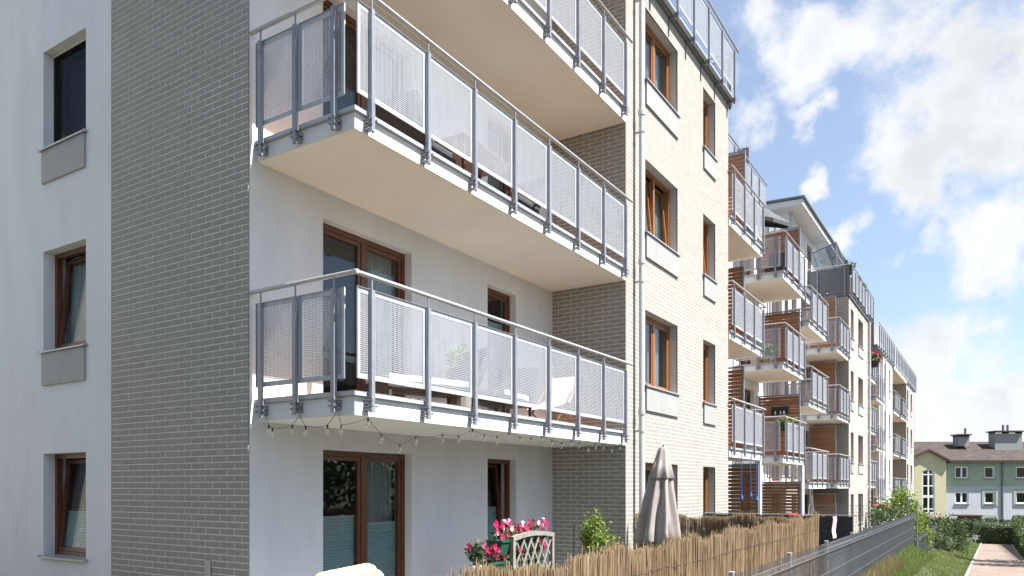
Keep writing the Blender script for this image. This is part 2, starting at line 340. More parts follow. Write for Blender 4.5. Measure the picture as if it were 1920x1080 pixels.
def bricks(parent, face, plane, a0, a1, z0, z1, holes=[], single_if=None, shift=0):
    """clinker slips 12 mm proud of the mortar; returns joined ones, singles made as objects"""
    mb = MB(); row = 0; z = z0; cache = {}
    while z < z1-.01:
        a = a0-(.125 if (row+shift) % 2 else 0)
        while a < a1-.005:
            r = (max(a, a0), min(a+.239, a1), z, min(z+.0615, z1))
            for q in cutrects(r, holes) if r[1]-r[0] > .012 else []:
                jit = random.uniform(-.0006, .0006)
                if face == 'X': B = (plane-.02, plane+.0022+jit, q[0], q[1], q[2], q[3])
                else: B = (q[0], q[1], plane-.0022-jit, plane+.02, q[2], q[3])
                if single_if and single_if(q):
                    w_, h_ = round(q[1]-q[0], 3), round(q[3]-q[2], 3)
                    if (w_, h_) not in cache:
                        m1 = MB(); e = .0008
                        i = 0; pr = [(0, 0, .02), (w_, 0, .02), (w_, h_, .02), (0, h_, .02), (0, 0, -.0022+e), (w_, 0, -.0022+e), (w_, h_, -.0022+e), (0, h_, -.0022+e), (e, e, -.0022), (w_-e, e, -.0022), (w_-e, h_-e, -.0022), (e, h_-e, -.0022)]
                        m1.v = [(p[0], p[2], p[1]) for p in pr]
                        m1.f = [(8, 9, 10, 11), (4, 5, 9, 8), (5, 6, 10, 9), (6, 7, 11, 10), (7, 4, 8, 11), (0, 1, 5, 4), (1, 2, 6, 5), (2, 3, 7, 6), (3, 0, 4, 7)]
                        cache[(w_, h_)] = m1.mesh('brick', 'brick')
                    o = link('brick', cache[(w_, h_)], parent); o.location = (q[0], plane-jit, q[2])
                else: mb.box(*B)
            a += .25
        z += .0725; row += 1
    if mb.f: link('bricks', mb.mesh('bricks', 'brick'), parent, None, 'stuff')

# ------------------------------------------------------------------ window builder (local: x right, y inward, z up)
def window(T, face, plane, a0, a1, z0, z1, style='single', wood='wood', inset=.15, fill='curtain', tilt=False, sill=True, apron=0, mull=None, blind=0, panelmat='panel', name='window'):
    rz = R(90) if face == 'X' else 0
    loc = Vector((plane, a0, z0)) if face == 'X' else Vector((a0, plane, z0))
    W, H = a1-a0, z1-z0; fw = .065; d0, d1 = inset, inset+.07
    mb = MB(); e = .003
    mb.box(e, fw, d0, d1, e, H-e); mb.box(W-fw, W-e, d0, d1, e, H-e); mb.box(fw, W-fw, d0+.001, d1, H-fw, H-e); mb.box(fw, W-fw, d0+.001, d1, e, fw)
    cells = [(fw, W-fw)]
    if style == 'double':
        m = mull if mull else W/2
        mb.box(m-.035, m+.035, d0+.002, d1, fw, H-fw); cells = [(fw, m-.035), (m+.035, W-fw)]
    o = link(name, mb.mesh(name+'_frame', wood), T.o, T.inv); o.matrix_basis = Matrix.Translation(loc) @ Matrix.Rotation(rz, 4, 'Z')
    for k, (c0, c1) in enumerate(cells):
        tl = tilt if not isinstance(tilt, (list, tuple)) else tilt[k]
        sb = MB(); sw = .055; h = H-2*fw; w_ = c1-c0
        g = .004
        sb.box(g, sw, 0, .055, g, h-g); sb.box(w_-sw, w_-g, 0, .055, g, h-g); sb.box(sw, w_-sw, .001, .055, h-sw, h-g); sb.box(sw, w_-sw, .001, .055, g, sw)
        s1 = sub('sash', sb, wood, o); 
        gb = MB(); gb.box(sw-.004, w_-sw+.004, .02, .038, sw-.004, h-sw+.004); s2 = sub('pane', gb, 'glass', o)
        for q in (s1, s2):
            q.location = (c0, d0+.014, fw)
            if tl: q.rotation_euler = (R(-5.2 if tl is True else tl), 0, 0)
        bh = blind[k] if isinstance(blind, (list, tuple)) else blind
        if bh:
            bb = MB(); n = max(4, int(bh/.038)); y0 = d0+.055
            for j in range(n):
                zz = bh*j/n; hz = bh/n
                bb.quad((.045, y0, zz), (w_-.045, y0, zz), (w_-.045, y0+.014, zz+hz/2), (.045, y0+.014, zz+hz/2))
                bb.quad((.045, y0+.014, zz+hz/2), (w_-.045, y0+.014, zz+hz/2), (w_-.045, y0, zz+hz), (.045, y0, zz+hz))
            bb.box(.045, w_-.045, y0-.002, y0+.016, bh, bh+.018)
            q = sub('blind', bb, 'blind', o); q.location = (c0, .022, fw+.05)
            if tl: q.rotation_euler = (R(-5.2), 0, 0)
    if fill:
        cb = MB(); n = 28; spans = {'curtain': [(.03, W-.03)], 'half': [(.03, W*.36), (W*.74, W-.03)], 'left': [(.03, W*.4)], 'right': [(W*.6, W-.03)]}[fill]
        for (s0, s1_) in spans:
            k = max(6, int((s1_-s0)/.03)); ph = random.random()*6
            pts = [(s0+(s1_-s0)*j/k, d1+.12+.022*math.sin(j*1.9+ph)+.01*math.sin(j*.7)) for j in range(k+1)]
            for j in range(k): cb.quad((*pts[j], .03), (*pts[j+1], .03), (*pts[j+1], H-.02), (*pts[j], H-.02))
        sub('curtain', cb, 'curtain', o, smooth=True)
    # the room behind
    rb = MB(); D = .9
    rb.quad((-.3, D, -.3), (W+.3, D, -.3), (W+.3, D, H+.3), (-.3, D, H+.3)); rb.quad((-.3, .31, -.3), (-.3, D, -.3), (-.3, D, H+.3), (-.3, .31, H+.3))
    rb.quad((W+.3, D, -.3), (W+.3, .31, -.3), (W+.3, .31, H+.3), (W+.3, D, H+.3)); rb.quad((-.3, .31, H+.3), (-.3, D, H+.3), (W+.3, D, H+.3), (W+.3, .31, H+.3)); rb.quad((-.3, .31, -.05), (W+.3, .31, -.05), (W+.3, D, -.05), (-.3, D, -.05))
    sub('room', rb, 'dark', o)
    if sill:
        s = MB(); s.prism([(-.055, -.022), (-.055, .0), (inset+.01, .018), (inset+.01, .002)], 'x', -.04, W+.04)
        s.box(-.045, -.035, -.055, .0, -.02, .012); s.box(W+.035, W+.045, -.055, .0, -.02, .012)
        sub('sill', s, 'sill', o)
    if apron:
        s = MB(); s.box(.0, W+.0, -.028, -.002+.0, -apron, -.024); sub('apron_panel', s, panelmat, o)
    return o

# ------------------------------------------------------------------ railing builder (local: x along, -y outward, z up from slab top)
RH = 1.16
def post_mesh():
    m = MB(); m.box(-.024, .024, -.098, -.086, -.20, 1.01); m.box(-.024, -.017, -.086, -.058, -.20, 1.01); m.box(.017, .024, -.086, -.058, -.20, 1.01)
    m.box(-.016, .016, -.083, -.068, .90, 1.01)
    m.tube([(0, -.076, 1.0), (0, -.076, 1.135)], .010, 6); m.box(-.045, .045, -.092, -.06, 1.128, 1.136)
    m.box(-.035, .035, -.058, -.0, -.175, -.165); m.box(-.035, .035, -.058, -.0, -.115, -.105)
    return m.mesh('post', 'metal')
def bolt_mesh():
    m = MB()
    for x in (-.034, .034):
        for z in (-.14, -.085):
            m.tube([(x, .0, z), (x, -.112, z)], .006, 6); m.tube([(x, -.064, z), (x, -.078, z)], .013, 6); m.tube([(x, -.10, z), (x, -.112, z)], .011, 6)
    return m.mesh('bolt', 'steel')
def panel_mesh(wd, pitch=.0205, hole=.0147, ht=.89):
    m = MB(); y0, y1 = -.054, -.046; fr = .052
    m.box(0, fr, y0, y1, 0, ht); m.box(wd-fr, wd, y0, y1, 0, ht); m.box(fr, wd-fr, y0+.0005, y1, 0, fr); m.box(fr, wd-fr, y0+.0005, y1, ht-fr, ht)
    m.box(0, .003, y0-.012, y0, 0, ht); m.box(wd-.003, wd, y0-.012, y0, 0, ht)
    m.box(0, wd, y0-.012, y0, ht, ht+.003)
    nx = round((wd-2*fr)/pitch); px = (wd-2*fr)/nx; bw = (pitch-hole)
    for i in range(1, nx): x = fr+i*px; m.box(x-bw/2, x+bw/2, -.0520, -.0500, fr, ht-fr)
    nz = round((ht-2*fr)/pitch); pz = (ht-2*fr)/nz
    for i in range(1, nz): z = fr+i*pz; m.box(fr, wd-fr, -.0518, -.0502, z-bw/2, z+bw/2)
    return m.mesh('mesh_panel', 'metall')
POST, BOLT = post_mesh(), bolt_mesh()
PC = {}
def railing(T, loc, rz, x0, x1, posts, panels, h=RH, fabric=False, coarse=False):
    """x0,x1 handrail ends; panels list of (start,end)"""
    m = MB(); n = 10
    pts = [(x0, -.076, h-.018), (x1, -.076, h-.018)]; m.tube(pts, .0235, n)
    o = link('railing', m.mesh('handrail', 'rail', False), T.o, T.inv)
    o.matrix_basis = Matrix.Translation(Vector(loc)) @ Matrix.Rotation(rz, 4, 'Z')
    for p in posts:
        q = sub('post', None, None, o, me=POST); q.location = (p, 0, 0)
        q = sub('bolt', None, None, o, me=BOLT); q.location = (p, 0, 0)
    for (a, b) in panels:
        wd = b-a
        if fabric:
            s = MB(); s.box(a, b, -.056, -.048, .02, 1.05); sub('fabric_screen', s, 'fabric', o); continue
        k = (round(wd/.06)*.06, coarse)
        if k not in PC: PC[k] = panel_mesh(k[0], *((.041, .0285) if coarse else ()))
        q = sub('mesh_panel', None, None, o, me=PC[k]); q.location = (a, 0, .125); q.scale = (wd/k[0], 1, 1)
    return o
def slab(T, x0, x1, y0, y1, zb, zt, floor='tile', sides='L', fz=.0):
    m = MB(); m.box(x0, x1, y0, y1, zb, zt-.045)
    o = T.part('balcony_slab', m, 'soffit')
    f = MB(); ly = y0-.05 if 'L' in sides else y0; ry = y1+.05 if 'R' in sides else y1
    f.box(x0, x1+.05, ly, ry, zt-.041, zt-.0); sub('drip_edge', f, 'metall', o)
    g = MB(); ya = y0+.03
    n = int((y1-.02-ya)/.14)
    for i in range(n): g.box(x0+.01, x1-.03, ya+i*.14, ya+i*.14+.132, zt+.003, zt+.022)
    sub('deck', g, 'deck', o, kind='stuff')
    e = MB()
    e.box(x1-.0, x1+.012, y0, y1, zb-.0, zt-.043)
    if 'L' in sides: e.box(x0, x1+.012, y0-.012, y0-.001, zb, zt-.0431)
    sub('fascia', e, 'white', o)
    return o
def balcony(T, x0, x1, y0, y1, zb, zt, n, sides='LR', coarse=False, leftn=2):
    slab(T, x0, x1, y0, y1, zb, zt, sides=sides)
    Lg = y1-y0; st = (Lg-.30)/n; posts = [.15+i*st for i in range(n+1)]
    pan = [(p+.012, p+st-.012) for p in posts[:-1]]; pan[0] = (.02, pan[0][1]); pan[-1] = (pan[-1][0], Lg-.02)
    railing(T, (x1+.012, y0, zt), R(90), -.07, Lg+.07, posts, pan, coarse=coarse)
    dp = x1-x0
    def side():
        ps = [dp*.12, dp*.5, dp*.86]; return ps, [(dp*.04, dp*.5-.012), (dp*.5+.012, dp-.06)]
    ps, pn = side()
    if 'L' in sides: railing(T, (x0, y0-.012, zt), 0, 0, dp+.085, ps, pn, coarse=coarse)
    if 'R' in sides: railing(T, (x1, y1, zt), R(180), -.085, dp, [dp-q for q in ps], [(dp-b, dp-a) for a, b in pn], coarse=coarse)
def screen(T, x0, x1, y, z0, z1, gap=.007, pitch=.105, label=None):
    f = MB(); t = .045
    f.box(x0, x0+t, y-.03, y+.03, z0, z1); f.box(x1-t, x1, y-.03, y+.03, z0, z1); f.box(x0+t, x1-t, y-.029, y+.029, z1-t, z1); f.box(x0+t, x1-t, y-.029, y+.029, z0, z0+.03)
    o = T.part('wooden_screen', f, 'metal', label=label)
    z = z0+.04; n = 0
    W = round(x1-x0-2*t, 3); me = None
    while z < z1-t-.02:
        hh = min(pitch-gap, z1-t-.004-z)
        if hh < .03: break
        if me is None or hh < pitch-gap-.001:
            s = MB(); s.box(0, W, -.011, .011, 0, hh); me = s.mesh('slat', 'slat')
        q = link('slat', me, o); q.location = (x0+t, y+random.uniform(-.003, .003), z)
        z += pitch
    return o
def downpipe(T, x, y, z0, z1, name='downpipe'):
    m = MB(); m.tube([(x, y, z0), (x, y, z1)], .047, 14)
    for zz in (3.0, 5.62, 8.2, 1.2):
        if z0 < zz < z1: m.tube([(x, y, zz), (x, y, zz+.09)], .060, 14)
    for zz in (2.7, 5.3, 7.9, 10.2):
        if z0 < zz < z1: m.box(x-.16, x-.05, y-.012, y+.012, zz, zz+.03); m.tube([(x, y, zz), (x, y, zz+.03)], .058, 14)
    return T.part(name, m, 'pipe', smooth=False)

# ------------------------------------------------------------------ ground
def gstep(Y):
    def ss(a, b, x):
        t = min(1, max(0, (x-a)/(b-a))); return t*t*(3-2*t)
    return -.12-.78*ss(25.8, 28.3, Y)-.77*ss(42.5, 45.0, Y)-.6*ss(58, 66, Y)
def gpath(Y):
    if Y < 62: return -.036*Y
    return -.036*62-(min(Y, 90)-62)*.012
def gz(X, Y):
    g, p = gstep(Y), gpath(Y)
    if X <= -2.15: return g
    if X >= -.66: return p
    t = (X+2.15)/1.49; t = t*t*(3-2*t)*.5+t*.5
    return g+(p-g)*t
xs = [-400, -120, -60, -30, -16, -12, -9, -6.7, -5.27, -4, -3, -2.15]+[-2.15+1.49*i/12 for i in range(1, 13)]+[.2, 1.06, 1.5, 3, 6, 12, 30, 80, 200, 500]
ys = [-300, -60, -20, -8, -3]+[i*.75 for i in range(0, 92)]+[72, 78, 85, 95, 120, 160, 250, 400, 900]
g = MB(); nx = len(xs)
for y in ys:
    for x in xs: g.v.append((x, y, gz(x, y)+(.03*math.sin(x*3.1+y*1.7)*math.sin(y*.9) if -2.1 < x < -.8 else 0)))
for j in range(len(ys)-1):
    for i in range(nx-1):
        a = j*nx+i; g.f.append((a, a+1, a+nx+1, a+nx))
o = single('ground', g, 'ground', None, None, smooth=True, kind='structure')
pb = MB()
for y in range(-4, 62, 2):
    y1 = min(y+2, 61)
    pb.quad((-.62, y, gpath(max(y, 0))+.02), (1.06, y, gpath(max(y, 0))+.02), (1.06, y1, gpath(max(y1, 0))+.02), (-.62, y1, gpath(max(y1, 0))+.02))
single('path', pb, 'paver', None, None, kind='structure')
kb = MB()
for y in range(-4, 61):
    z = gpath(max(y+.5, 0))
    for x0 in (-.70, 1.062): kb.box(x0, x0+.078, y+.004, y+.996, z-.15, z+.045)
single('kerb', kb, 'conc', None, None, kind='structure')
tb = MB()
for i in range(-3, 24):
    for j in range(3):
        tb.box(-6.65+j*.5, -6.65+j*.5+.492, i*.5+5.4-.0, i*.5+5.892, -.14, -.085)
o = single('patio', tb, 'conc', None, None, kind='structure')

# ------------------------------------------------------------------ near apartment building
LT = [2.68, 5.455, 8.17, 10.92]; LB = [2.45, 5.25, 7.94, 10.68]
XF, XB = -5.27, -6.70
B1 = Thing('apartment_building', (-9, 12, -.1), 'nearest cream brick and white apartment block with deep corner balconies', 'building', 'apartment blocks along the path')
# end wall (faces -Y)
lw = [(-10.95, -9.88, .80, 2.195), (-10.95, -9.88, 3.58, 4.95), (-10.95, -9.88, 6.33, 7.675), (-10.95, -9.88, 9.08, 10.42)]
wall(B1, 'end_wall', 'Y', 5.315, -16, -9.302, -.3, 11.6, lw, 'white')
bw_ = wall(B1, 'brick_end_wall', 'Y', 5.32, -9.302, -6.71, -.3, 11.6, [], 'mortar')
cnt = [0]
def near(q):
    ok = q[0] > -7.72 and .78 < q[2] < 6.7
    if ok: cnt[0] += 1
    return ok and cnt[0] <= 300
bricks(bw_, 'Y', 5.32, -9.30, -6.705, -.3, 11.5, single_if=near)
vent = MB(); vent.box(-7.42, -7.32, 5.300, 5.31, .55, .93); B1.part('wall_plate', vent, 'reveal')
# balcony bay wall and doors
doors = []
for k, zf in enumerate([-.10]+LT):
    zh = [2.19, 4.935, 7.66, 10.40, 13.1][k]
    doors += [(6.385, 8.01, zf+.02, zh), (9.85, 10.69, zf+.02, zh)]
wall(B1, 'bay_wall', 'X', XB, 5.335, 11.93, -.3, 13.4, doors, 'white')
for i, d in enumerate(doors):
    k = i//2; wide = i % 2 == 0
    if k == 0:
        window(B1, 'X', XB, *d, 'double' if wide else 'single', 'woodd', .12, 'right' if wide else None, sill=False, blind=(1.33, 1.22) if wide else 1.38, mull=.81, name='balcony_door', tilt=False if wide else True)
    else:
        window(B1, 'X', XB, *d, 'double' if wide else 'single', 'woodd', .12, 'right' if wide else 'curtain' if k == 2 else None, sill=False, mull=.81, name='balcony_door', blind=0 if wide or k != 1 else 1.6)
# left windows
for i, h in enumerate(lw):
    if i == 2: 
        o = window(B1, 'Y', 5.315, *h, 'single', 'darkm', .15, 'left', apron=.46)
        s = MB(); W, H = h[1]-h[0], h[3]-h[2]
        for b_ in ((.004, .034, .11, .135, .0, H), (W-.034, W-.004, .11, .135, 0, H), (.034, W-.034, .111, .134, H-.034, H-.004)): s.box(*b_)
        sub('screen_frame', s, 'cushw', o); s = MB(); s.box(.034, W-.034, .120, .123, .01, H-.034); sub('insect_screen', s, 'inscreen', o)
    elif i == 0: window(B1, 'Y', 5.315, *h, 'single', 'woodd', .15, None, tilt=True, blind=.5)
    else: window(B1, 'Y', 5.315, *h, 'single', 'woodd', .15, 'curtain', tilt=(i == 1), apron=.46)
# brick return and wing front
rw = wall(B1, 'brick_return_wall', 'Y', 11.93, XB, XF-.012, -.3, 12, [], 'mortar', thick=.1)
bricks(rw, 'Y', 11.93, XB+.002, XF, -.3, 11.9)
wh = []
for k in range(4):
    zs, zh = [(.80, 2.18), (3.57, 4.93), (6.33, 7.66), (9.08, 10.38)][k]
    wh += [(12.80, 14.46, zs, zh), (16.03, 16.88, zs, zh)]
fw_ = wall(B1, 'wing_wall', 'X', XF-.01, 11.945, 17.87, -.3, 10.78, wh, 'mortar')
aprons = [(h[0]-.005, h[1]+.005, h[2]-.455, h[2]) for h in wh if h[2] > 1]
bricks(fw_, 'X', XF-.01, 11.921, 17.868, -.3, 10.78, wh+aprons)
for i, h in enumerate(wh):
    wide = i % 2 == 0; k = i//2
    tl = [(False, False), (False, False), (True, True), (False, False)][k] if wide else (k == 2)
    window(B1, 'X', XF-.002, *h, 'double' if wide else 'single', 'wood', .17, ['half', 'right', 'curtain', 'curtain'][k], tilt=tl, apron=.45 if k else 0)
s = MB(); s.box(-12, XF-.02, 17.6, 17.87, -.3, 10.78); B1.part('wing_far_wall', s, 'brickp')
downpipe(B1, -5.15, 12.33, -.2, 10.7)
# corner bay balconies
PY = [5.588-5.43, 6.476-5.43, 7.361-5.43, 8.252-5.43, 9.14-5.43, 10.019-5.43, 10.895-5.43, 11.745-5.43]
PX = [-6.547-XB, -6.016-XB, -5.47-XB]
for k in range(3):
    slab(B1, XB, -5.272, 5.44, 11.915, LB[k], LT[k], sides='L')
    pan = [(p+.016, q-.016) for p, q in zip(PY[:-1], PY[1:])]; pan[0] = (-.03, pan[0][1])
    railing(B1, (-5.26, 5.43, LT[k]), R(90), -.1, 6.56, PY, pan)
    railing(B1, (XB, 5.43, LT[k]), 0, .0, 1.55, PX, [(.06, PX[1]-.016), (PX[1]+.03, 1.36)])
s = MB(); s.box(XB, -5.26, 5.43, 11.915, LB[3], LT[3]); B1.part('roof_slab', s, 'soffit')  # unseen slab above the frame, added to shade the top corner balcony
# roof terrace over the wing
s = MB(); s.box(-12, XF+.06, 11.94, 17.93, 10.785, 10.90); s.box(-12, XF+.10, 11.94, 17.95, 10.90, 10.93); B1.part('roof_slab', s, 'roofm')
gt = MB(); gt.tube([(XF+.10, 11.9, 10.86), (XF+.10, 17.9, 10.86)], .05, 8); B1.part('gutter', gt, 'metall')
tp = [.15+i*.95 for i in range(7)]
railing(B1, (XF+.09, 11.95, 10.93), R(90), -.1, 6.15, [p for p in tp if p < 6], [(p+.012, p+.938) for p in tp[:-1]])
railing(B1, (XF+.09-4, 17.93+.02, 10.93), R(180), -4.0, 0, [-3.9+i*.95 for i in range(5)], [(-3.9+i*.95+.01, -3.9+i*.95+.94) for i in range(4)])
for p in tp:
    hk = MB(); hk.box(XF-.002, XF+.01, 11.95+p-.006-.05, 11.95+p+.006-.05, 10.42, 10.79); hk.box(XF-.002, XF+.12, 11.95+p-.006-.05, 11.95+p+.006-.05, 10.77, 10.784)
    B1.part('gutter_bracket', hk, 'steel')
# recess with the stacked balconies
def recess(T, y0, y1, z0, z1, dz, cols, mat='white', xb=XB):
    hs = []
    for (a, b) in cols:
        for k, zf in enumerate([-.10]+LT[:3]):
            hs.append((a, b, zf+dz+.04, [2.19, 4.93, 7.66, 10.4][k]+dz))
    wall(T, 'recess_wall', 'X', xb, y0, y1, z0, z1, hs, mat)
    for i, h in enumerate(hs): window(T, 'X', xb, *h, 'double' if h[1]-h[0] > 1.2 else 'single', 'woodd', .12, ['right', None, 'curtain'][i % 3], sill=False, name='balcony_door')
recess(B1, 17.87, 26.6, -1, 10.7, 0, [(18.3, 19.9), (21.6, 22.5), (24.0, 25.6)])
s = MB(); s.box(-14, XB+.1, 17.87, 26.6, 10.705, 10.93); B1.part('roof_slab', s, 'roofm')
for k in range(3):
    balcony(B1, XB, XF, 17.90, 20.9, LB[k], LT[k], 3, 'R')
    balcony(B1, XB, XF, 23.35, 26.2, LB[k], LT[k], 3, 'LR')
    screen(B1, XB+.02, [-5.72, -5.72, -5.68][k], 20.84, LT[k]+.03, LT[k]+[2.35, 2.3, 2.75][k], gap=.013)
    screen(B1, XB+.02, -5.34, 26.12, LT[k]+.03, LT[k]+2.12, gap=.008)
screen(B1, XB+.02, -5.33, 20.84, -.08, 2.36, gap=.013)
screen(B1, XB+.02, -5.30, 26.12, -.08, 1.9, gap=.012)
for bb in ((-5.45, -5.28, 26.2, 26.45, -.9, 2.44), (-5.48, -5.33, 21.0, 21.16, -.3, 2.44)): B1.part('column', MB().box(*bb), 'white')
tp = [i*.95+.1 for i in range(10)]
railing(B1, (XB+.1, 17.9, 10.93), R(90), 0, 8.75, tp[:9], [(p+.012, p+.938) for p in tp[:9]])
screen(B1, -8.6, -6.85, 20.9, 10.95, 13.0); screen(B1, -8.6, -6.75, 25.2, 10.95, 12.9)
s = MB(); s.box(-13, -9.2, 12.4, 26.5, 10.94, 13.4); B1.part('penthouse', s, 'white')
# neighbouring wing behind the viewer's left, seen in the end wall's panes
s = MB(); s.box(-27, -22, -14, 3.2, -.3, 11.6); B1.part('rear_wing', s, 'brickp')
s = MB(); s.box(-19.9, XB-1.1, 5.9, 11.6, 11.4, 11.6); s.box(-19.9, -16.02, 3.3, 26, -.3, 11.5); B1.part('core', s, 'white')

# ------------------------------------------------------------------ second block
D2 = -.78
B2 = Thing('apartment_building', (-9, 38, -.9), 'middle cream brick apartment block with pale penthouse and grey fabric terrace screen', 'building', 'apartment blocks along the path')
recess(B2, 26.62, 35.4, -1.2, 10.7+D2, D2, [(28.0, 29.6), (31.2, 32.1), (33.2, 34.8)])
for k in range(3):
    balcony(B2, XB, XF, 27.1, 30.25, LB[k]+D2, LT[k]+D2, 3, 'LR', coarse=True)
    balcony(B2, XB, XF, 32.75, 35.38, LB[k]+D2, LT[k]+D2, 3, 'L', coarse=True)
    screen(B2, XB+.02, -5.62, 34.6, LT[k]+D2+.03, LT[k]+D2+2.45)
screen(B2, XB+.02, -5.62, 34.6, -.9, 1.45)
s = MB(); s.box(-14, XB+.1, 26.62, 35.4, 10.705+D2, 10.93+D2); B2.part('roof_slab', s, 'roofm')
railing(B2, (XB+.1, 26.7, 10.93+D2), R(90), 0, 5.6, [i*.95+.1 for i in range(6)], [(i*.95+.11, i*.95+1.04) for i in range(5)], coarse=True)
s = MB(); s.box(XB, XF, 35.405, 35.6, -1.2, 10.78+D2); B2.part('brick_return_wall', s, 'brickp')
h2 = []
for k in range(4):
    zs, zh = [(.80, 2.18), (3.57, 4.93), (6.33, 7.66), (9.08, 10.38)][k]
    h2 += [(36.15, 36.98, zs+D2, zh+D2), (38.35, 39.9, zs+D2, zh+D2)]
wall(B2, 'wing_wall', 'X', XF, 35.4, 41.6, -1.2, 10.78+D2, h2, 'brickp')
for i, h in enumerate(h2): window(B2, 'X', XF+.004, *h, 'double' if i % 2 else 'single', 'wood', .17, ['curtain', None, 'half'][i % 3], apron=.45 if i > 1 else 0)
downpipe(B2, -5.15, 41.3, -1, 10.7+D2)
s = MB(); s.box(-12, XF+.06, 35.3, 42.5, 10.785+D2, 10.90+D2); s.box(-12, XF+.10, 35.25, 42.55, 10.90+D2, 10.93+D2); B2.part('roof_slab', s, 'roofm')
railing(B2, (XF+.09, 35.3, 10.93+D2), R(90), -.1, 7.25, [.15+i*.98 for i in range(8)], [(.16+i*.98, 1.11+i*.98) for i in range(7)], coarse=True)
railing(B2, (XF+.09-3.6, 35.28, 10.93+D2), 0, 0, 3.65, [.1, 1.2, 2.3, 3.4], [(0.02, 3.58)], fabric=True)
screen(B2, -6.9, -5.4, 40.2, 10.95+D2, 12.75+D2); screen(B2, -6.9, -5.5, 42.4, 10.95+D2, 12.7+D2)
# bay beyond the wing
wall(B2, 'bay_wall', 'X', XB, 41.6, 44.8, -2, 10.7+D2, [], 'white')
s = MB(); s.box(XB, XF-.02, 41.3, 41.598, -1.2, 10.77+D2); B2.part('wing_far_wall', s, 'brickp')
for k in range(3):
    balcony(B2, XB, XF, 41.65, 44.4, LB[k]+D2, LT[k]+D2, 3, 'R', coarse=True)
    screen(B2, XB+.02, -5.6, 44.3, LT[k]+D2+.03, LT[k]+D2+2.3)
screen(B2, XB+.02, -5.35, 44.3, -1.5, 1.5)
# penthouse with overhanging eave
PH = MB(); PH.box(-13.5, -6.9, 31.6, 42, 10.94+D2, 13.55+D2)
B2.part('penthouse', PH, 'white')
s = MB(); s.prism([(-14.2, 13.55), (-6.25, 13.55), (-6.25, 13.75), (-14.2, 14.0)], 'y', 31.0, 42.4); s.v = [(x, y, z+D2) for x, y, z in s.v]; B2.part('roof', s, 'white')
s = MB(); s.prism([(-14.3, 14.02), (-6.15, 13.77), (-6.15, 13.84), (-14.3, 14.09)], 'y', 30.9, 42.5); s.v = [(x, y, z+D2) for x, y, z in s.v]; B2.part('roof_edge', s, 'roofm')
for (a, b) in ((32.6, 33.5), (35.2, 36.0), (38.5, 39.8)):
    s = MB(); s.box(-6.93, -6.885, a, b, 11.3+D2, 13.2+D2); f = B2.part('window', s, 'woodd'); s = MB(); s.box(-6.9, -6.878, a+.08, b-.08, 11.38+D2, 13.12+D2); sub('pane', s, 'glass', f)
downpipe(B2, -6.8, 31.75, 10.9+D2, 13.5+D2)

# ------------------------------------------------------------------ third block
D3 = -1.55
B3 = Thing('apartment_building', (-9, 56, -1.7), 'farthest apartment block with a bright white wing and cream end wing', 'building', 'apartment blocks along the path')
s = MB(); s.box(XB, -5.45, 47.7, 47.9, -2.4, 10.75+D3); B3.part('return_wall', s, 'white')
wall(B3, 'bay_wall', 'X', XB, 44.82, 47.9, -2.4, 10.7+D3, [], 'white')
def winset(cols):
    r = []
    for k in range(4):
        zs, zh = [(.80, 2.18), (3.57, 4.93), (6.33, 7.66), (9.08, 10.38)][k]
        for a, b in cols: r.append((a, b, zs+D3, zh+D3))
    return r
for (nm, y0, y1, cols, mat) in (('white_wing_wall', 47.9, 52.5, [(48.3, 49.3), (50.7, 51.6)], 'white'), ('end_wing_wall', 61.4, 68.0, [(62.1, 63.2), (64.9, 66.3)], 'brickp')):
    hh = winset(cols); wall(B3, nm, 'X', XF, y0, y1, -3, 10.78+D3, hh, mat)
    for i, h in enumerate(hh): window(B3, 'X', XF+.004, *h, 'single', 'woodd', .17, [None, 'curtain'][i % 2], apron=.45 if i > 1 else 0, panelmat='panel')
recess(B3, 52.5, 61.4, -3, 10.7+D3, D3, [(54.5, 56), (58.3, 59.8)], 'brickp')
s = MB(); s.box(XB-.02, XF, 61.41, 61.6, -3, 10.77+D3); B3.part('brick_return_wall', s, 'brickp')
for k in range(3):
    balcony(B3, XB, XF, 44.9, 47.68, LB[k]+D3, LT[k]+D3, 3, 'L', coarse=True)
    balcony(B3, XB, XF, 53.2, 56.6, LB[k]+D3, LT[k]+D3, 3, 'LR', coarse=True)
    balcony(B3, XB, XF, 57.8, 61.38, LB[k]+D3, LT[k]+D3, 3, 'L', coarse=True)
s = MB(); s.box(-13, XF+.06, 44.82, 52.6, 10.785+D3, 10.93+D3); s.box(-13, XB+.3, 52.6, 61.3, 10.785+D3, 10.93+D3); s.box(-13, XF+.06, 61.3, 68.1, 10.785+D3, 10.93+D3); B3.part('roof_slab', s, 'roofm')
railing(B3, (XF+.07, 44.85, 10.93+D3), R(90), -.1, 7.8, [.15+i*.93 for i in range(9)], [(.16+i*.93, 1.07+i*.93) for i in range(8)], coarse=True)
railing(B3, (XF+.07, 53.4, 10.93+D3), R(90), -.1, 14.8, [.15+i*.96 for i in range(16)], [(.16+i*.96, 1.10+i*.96) for i in range(15)], coarse=True)
s = MB(); s.box(XB, XF+.05, 53.3, 61.3, 10.70+D3, 10.93+D3); B3.part('balcony_slab', s, 'soffit')
railing(B3, (XF+.07-3, 53.3, 10.93+D3), 0, 0, 3, [.1, 1, 2, 2.9], [(.02, .98), (1.02, 1.98), (2.02, 2.96)], coarse=True)
screen(B3, -7.2, -5.45, 45.4, 10.95+D3, 12.7+D3)
s = MB(); s.box(-12, XF, 67.8, 68.0, -3, 10.7+D3); B3.part('end_wall', s, 'white')
downpipe(B3, -5.15, 48.05, -2.6, 10.6+D3)

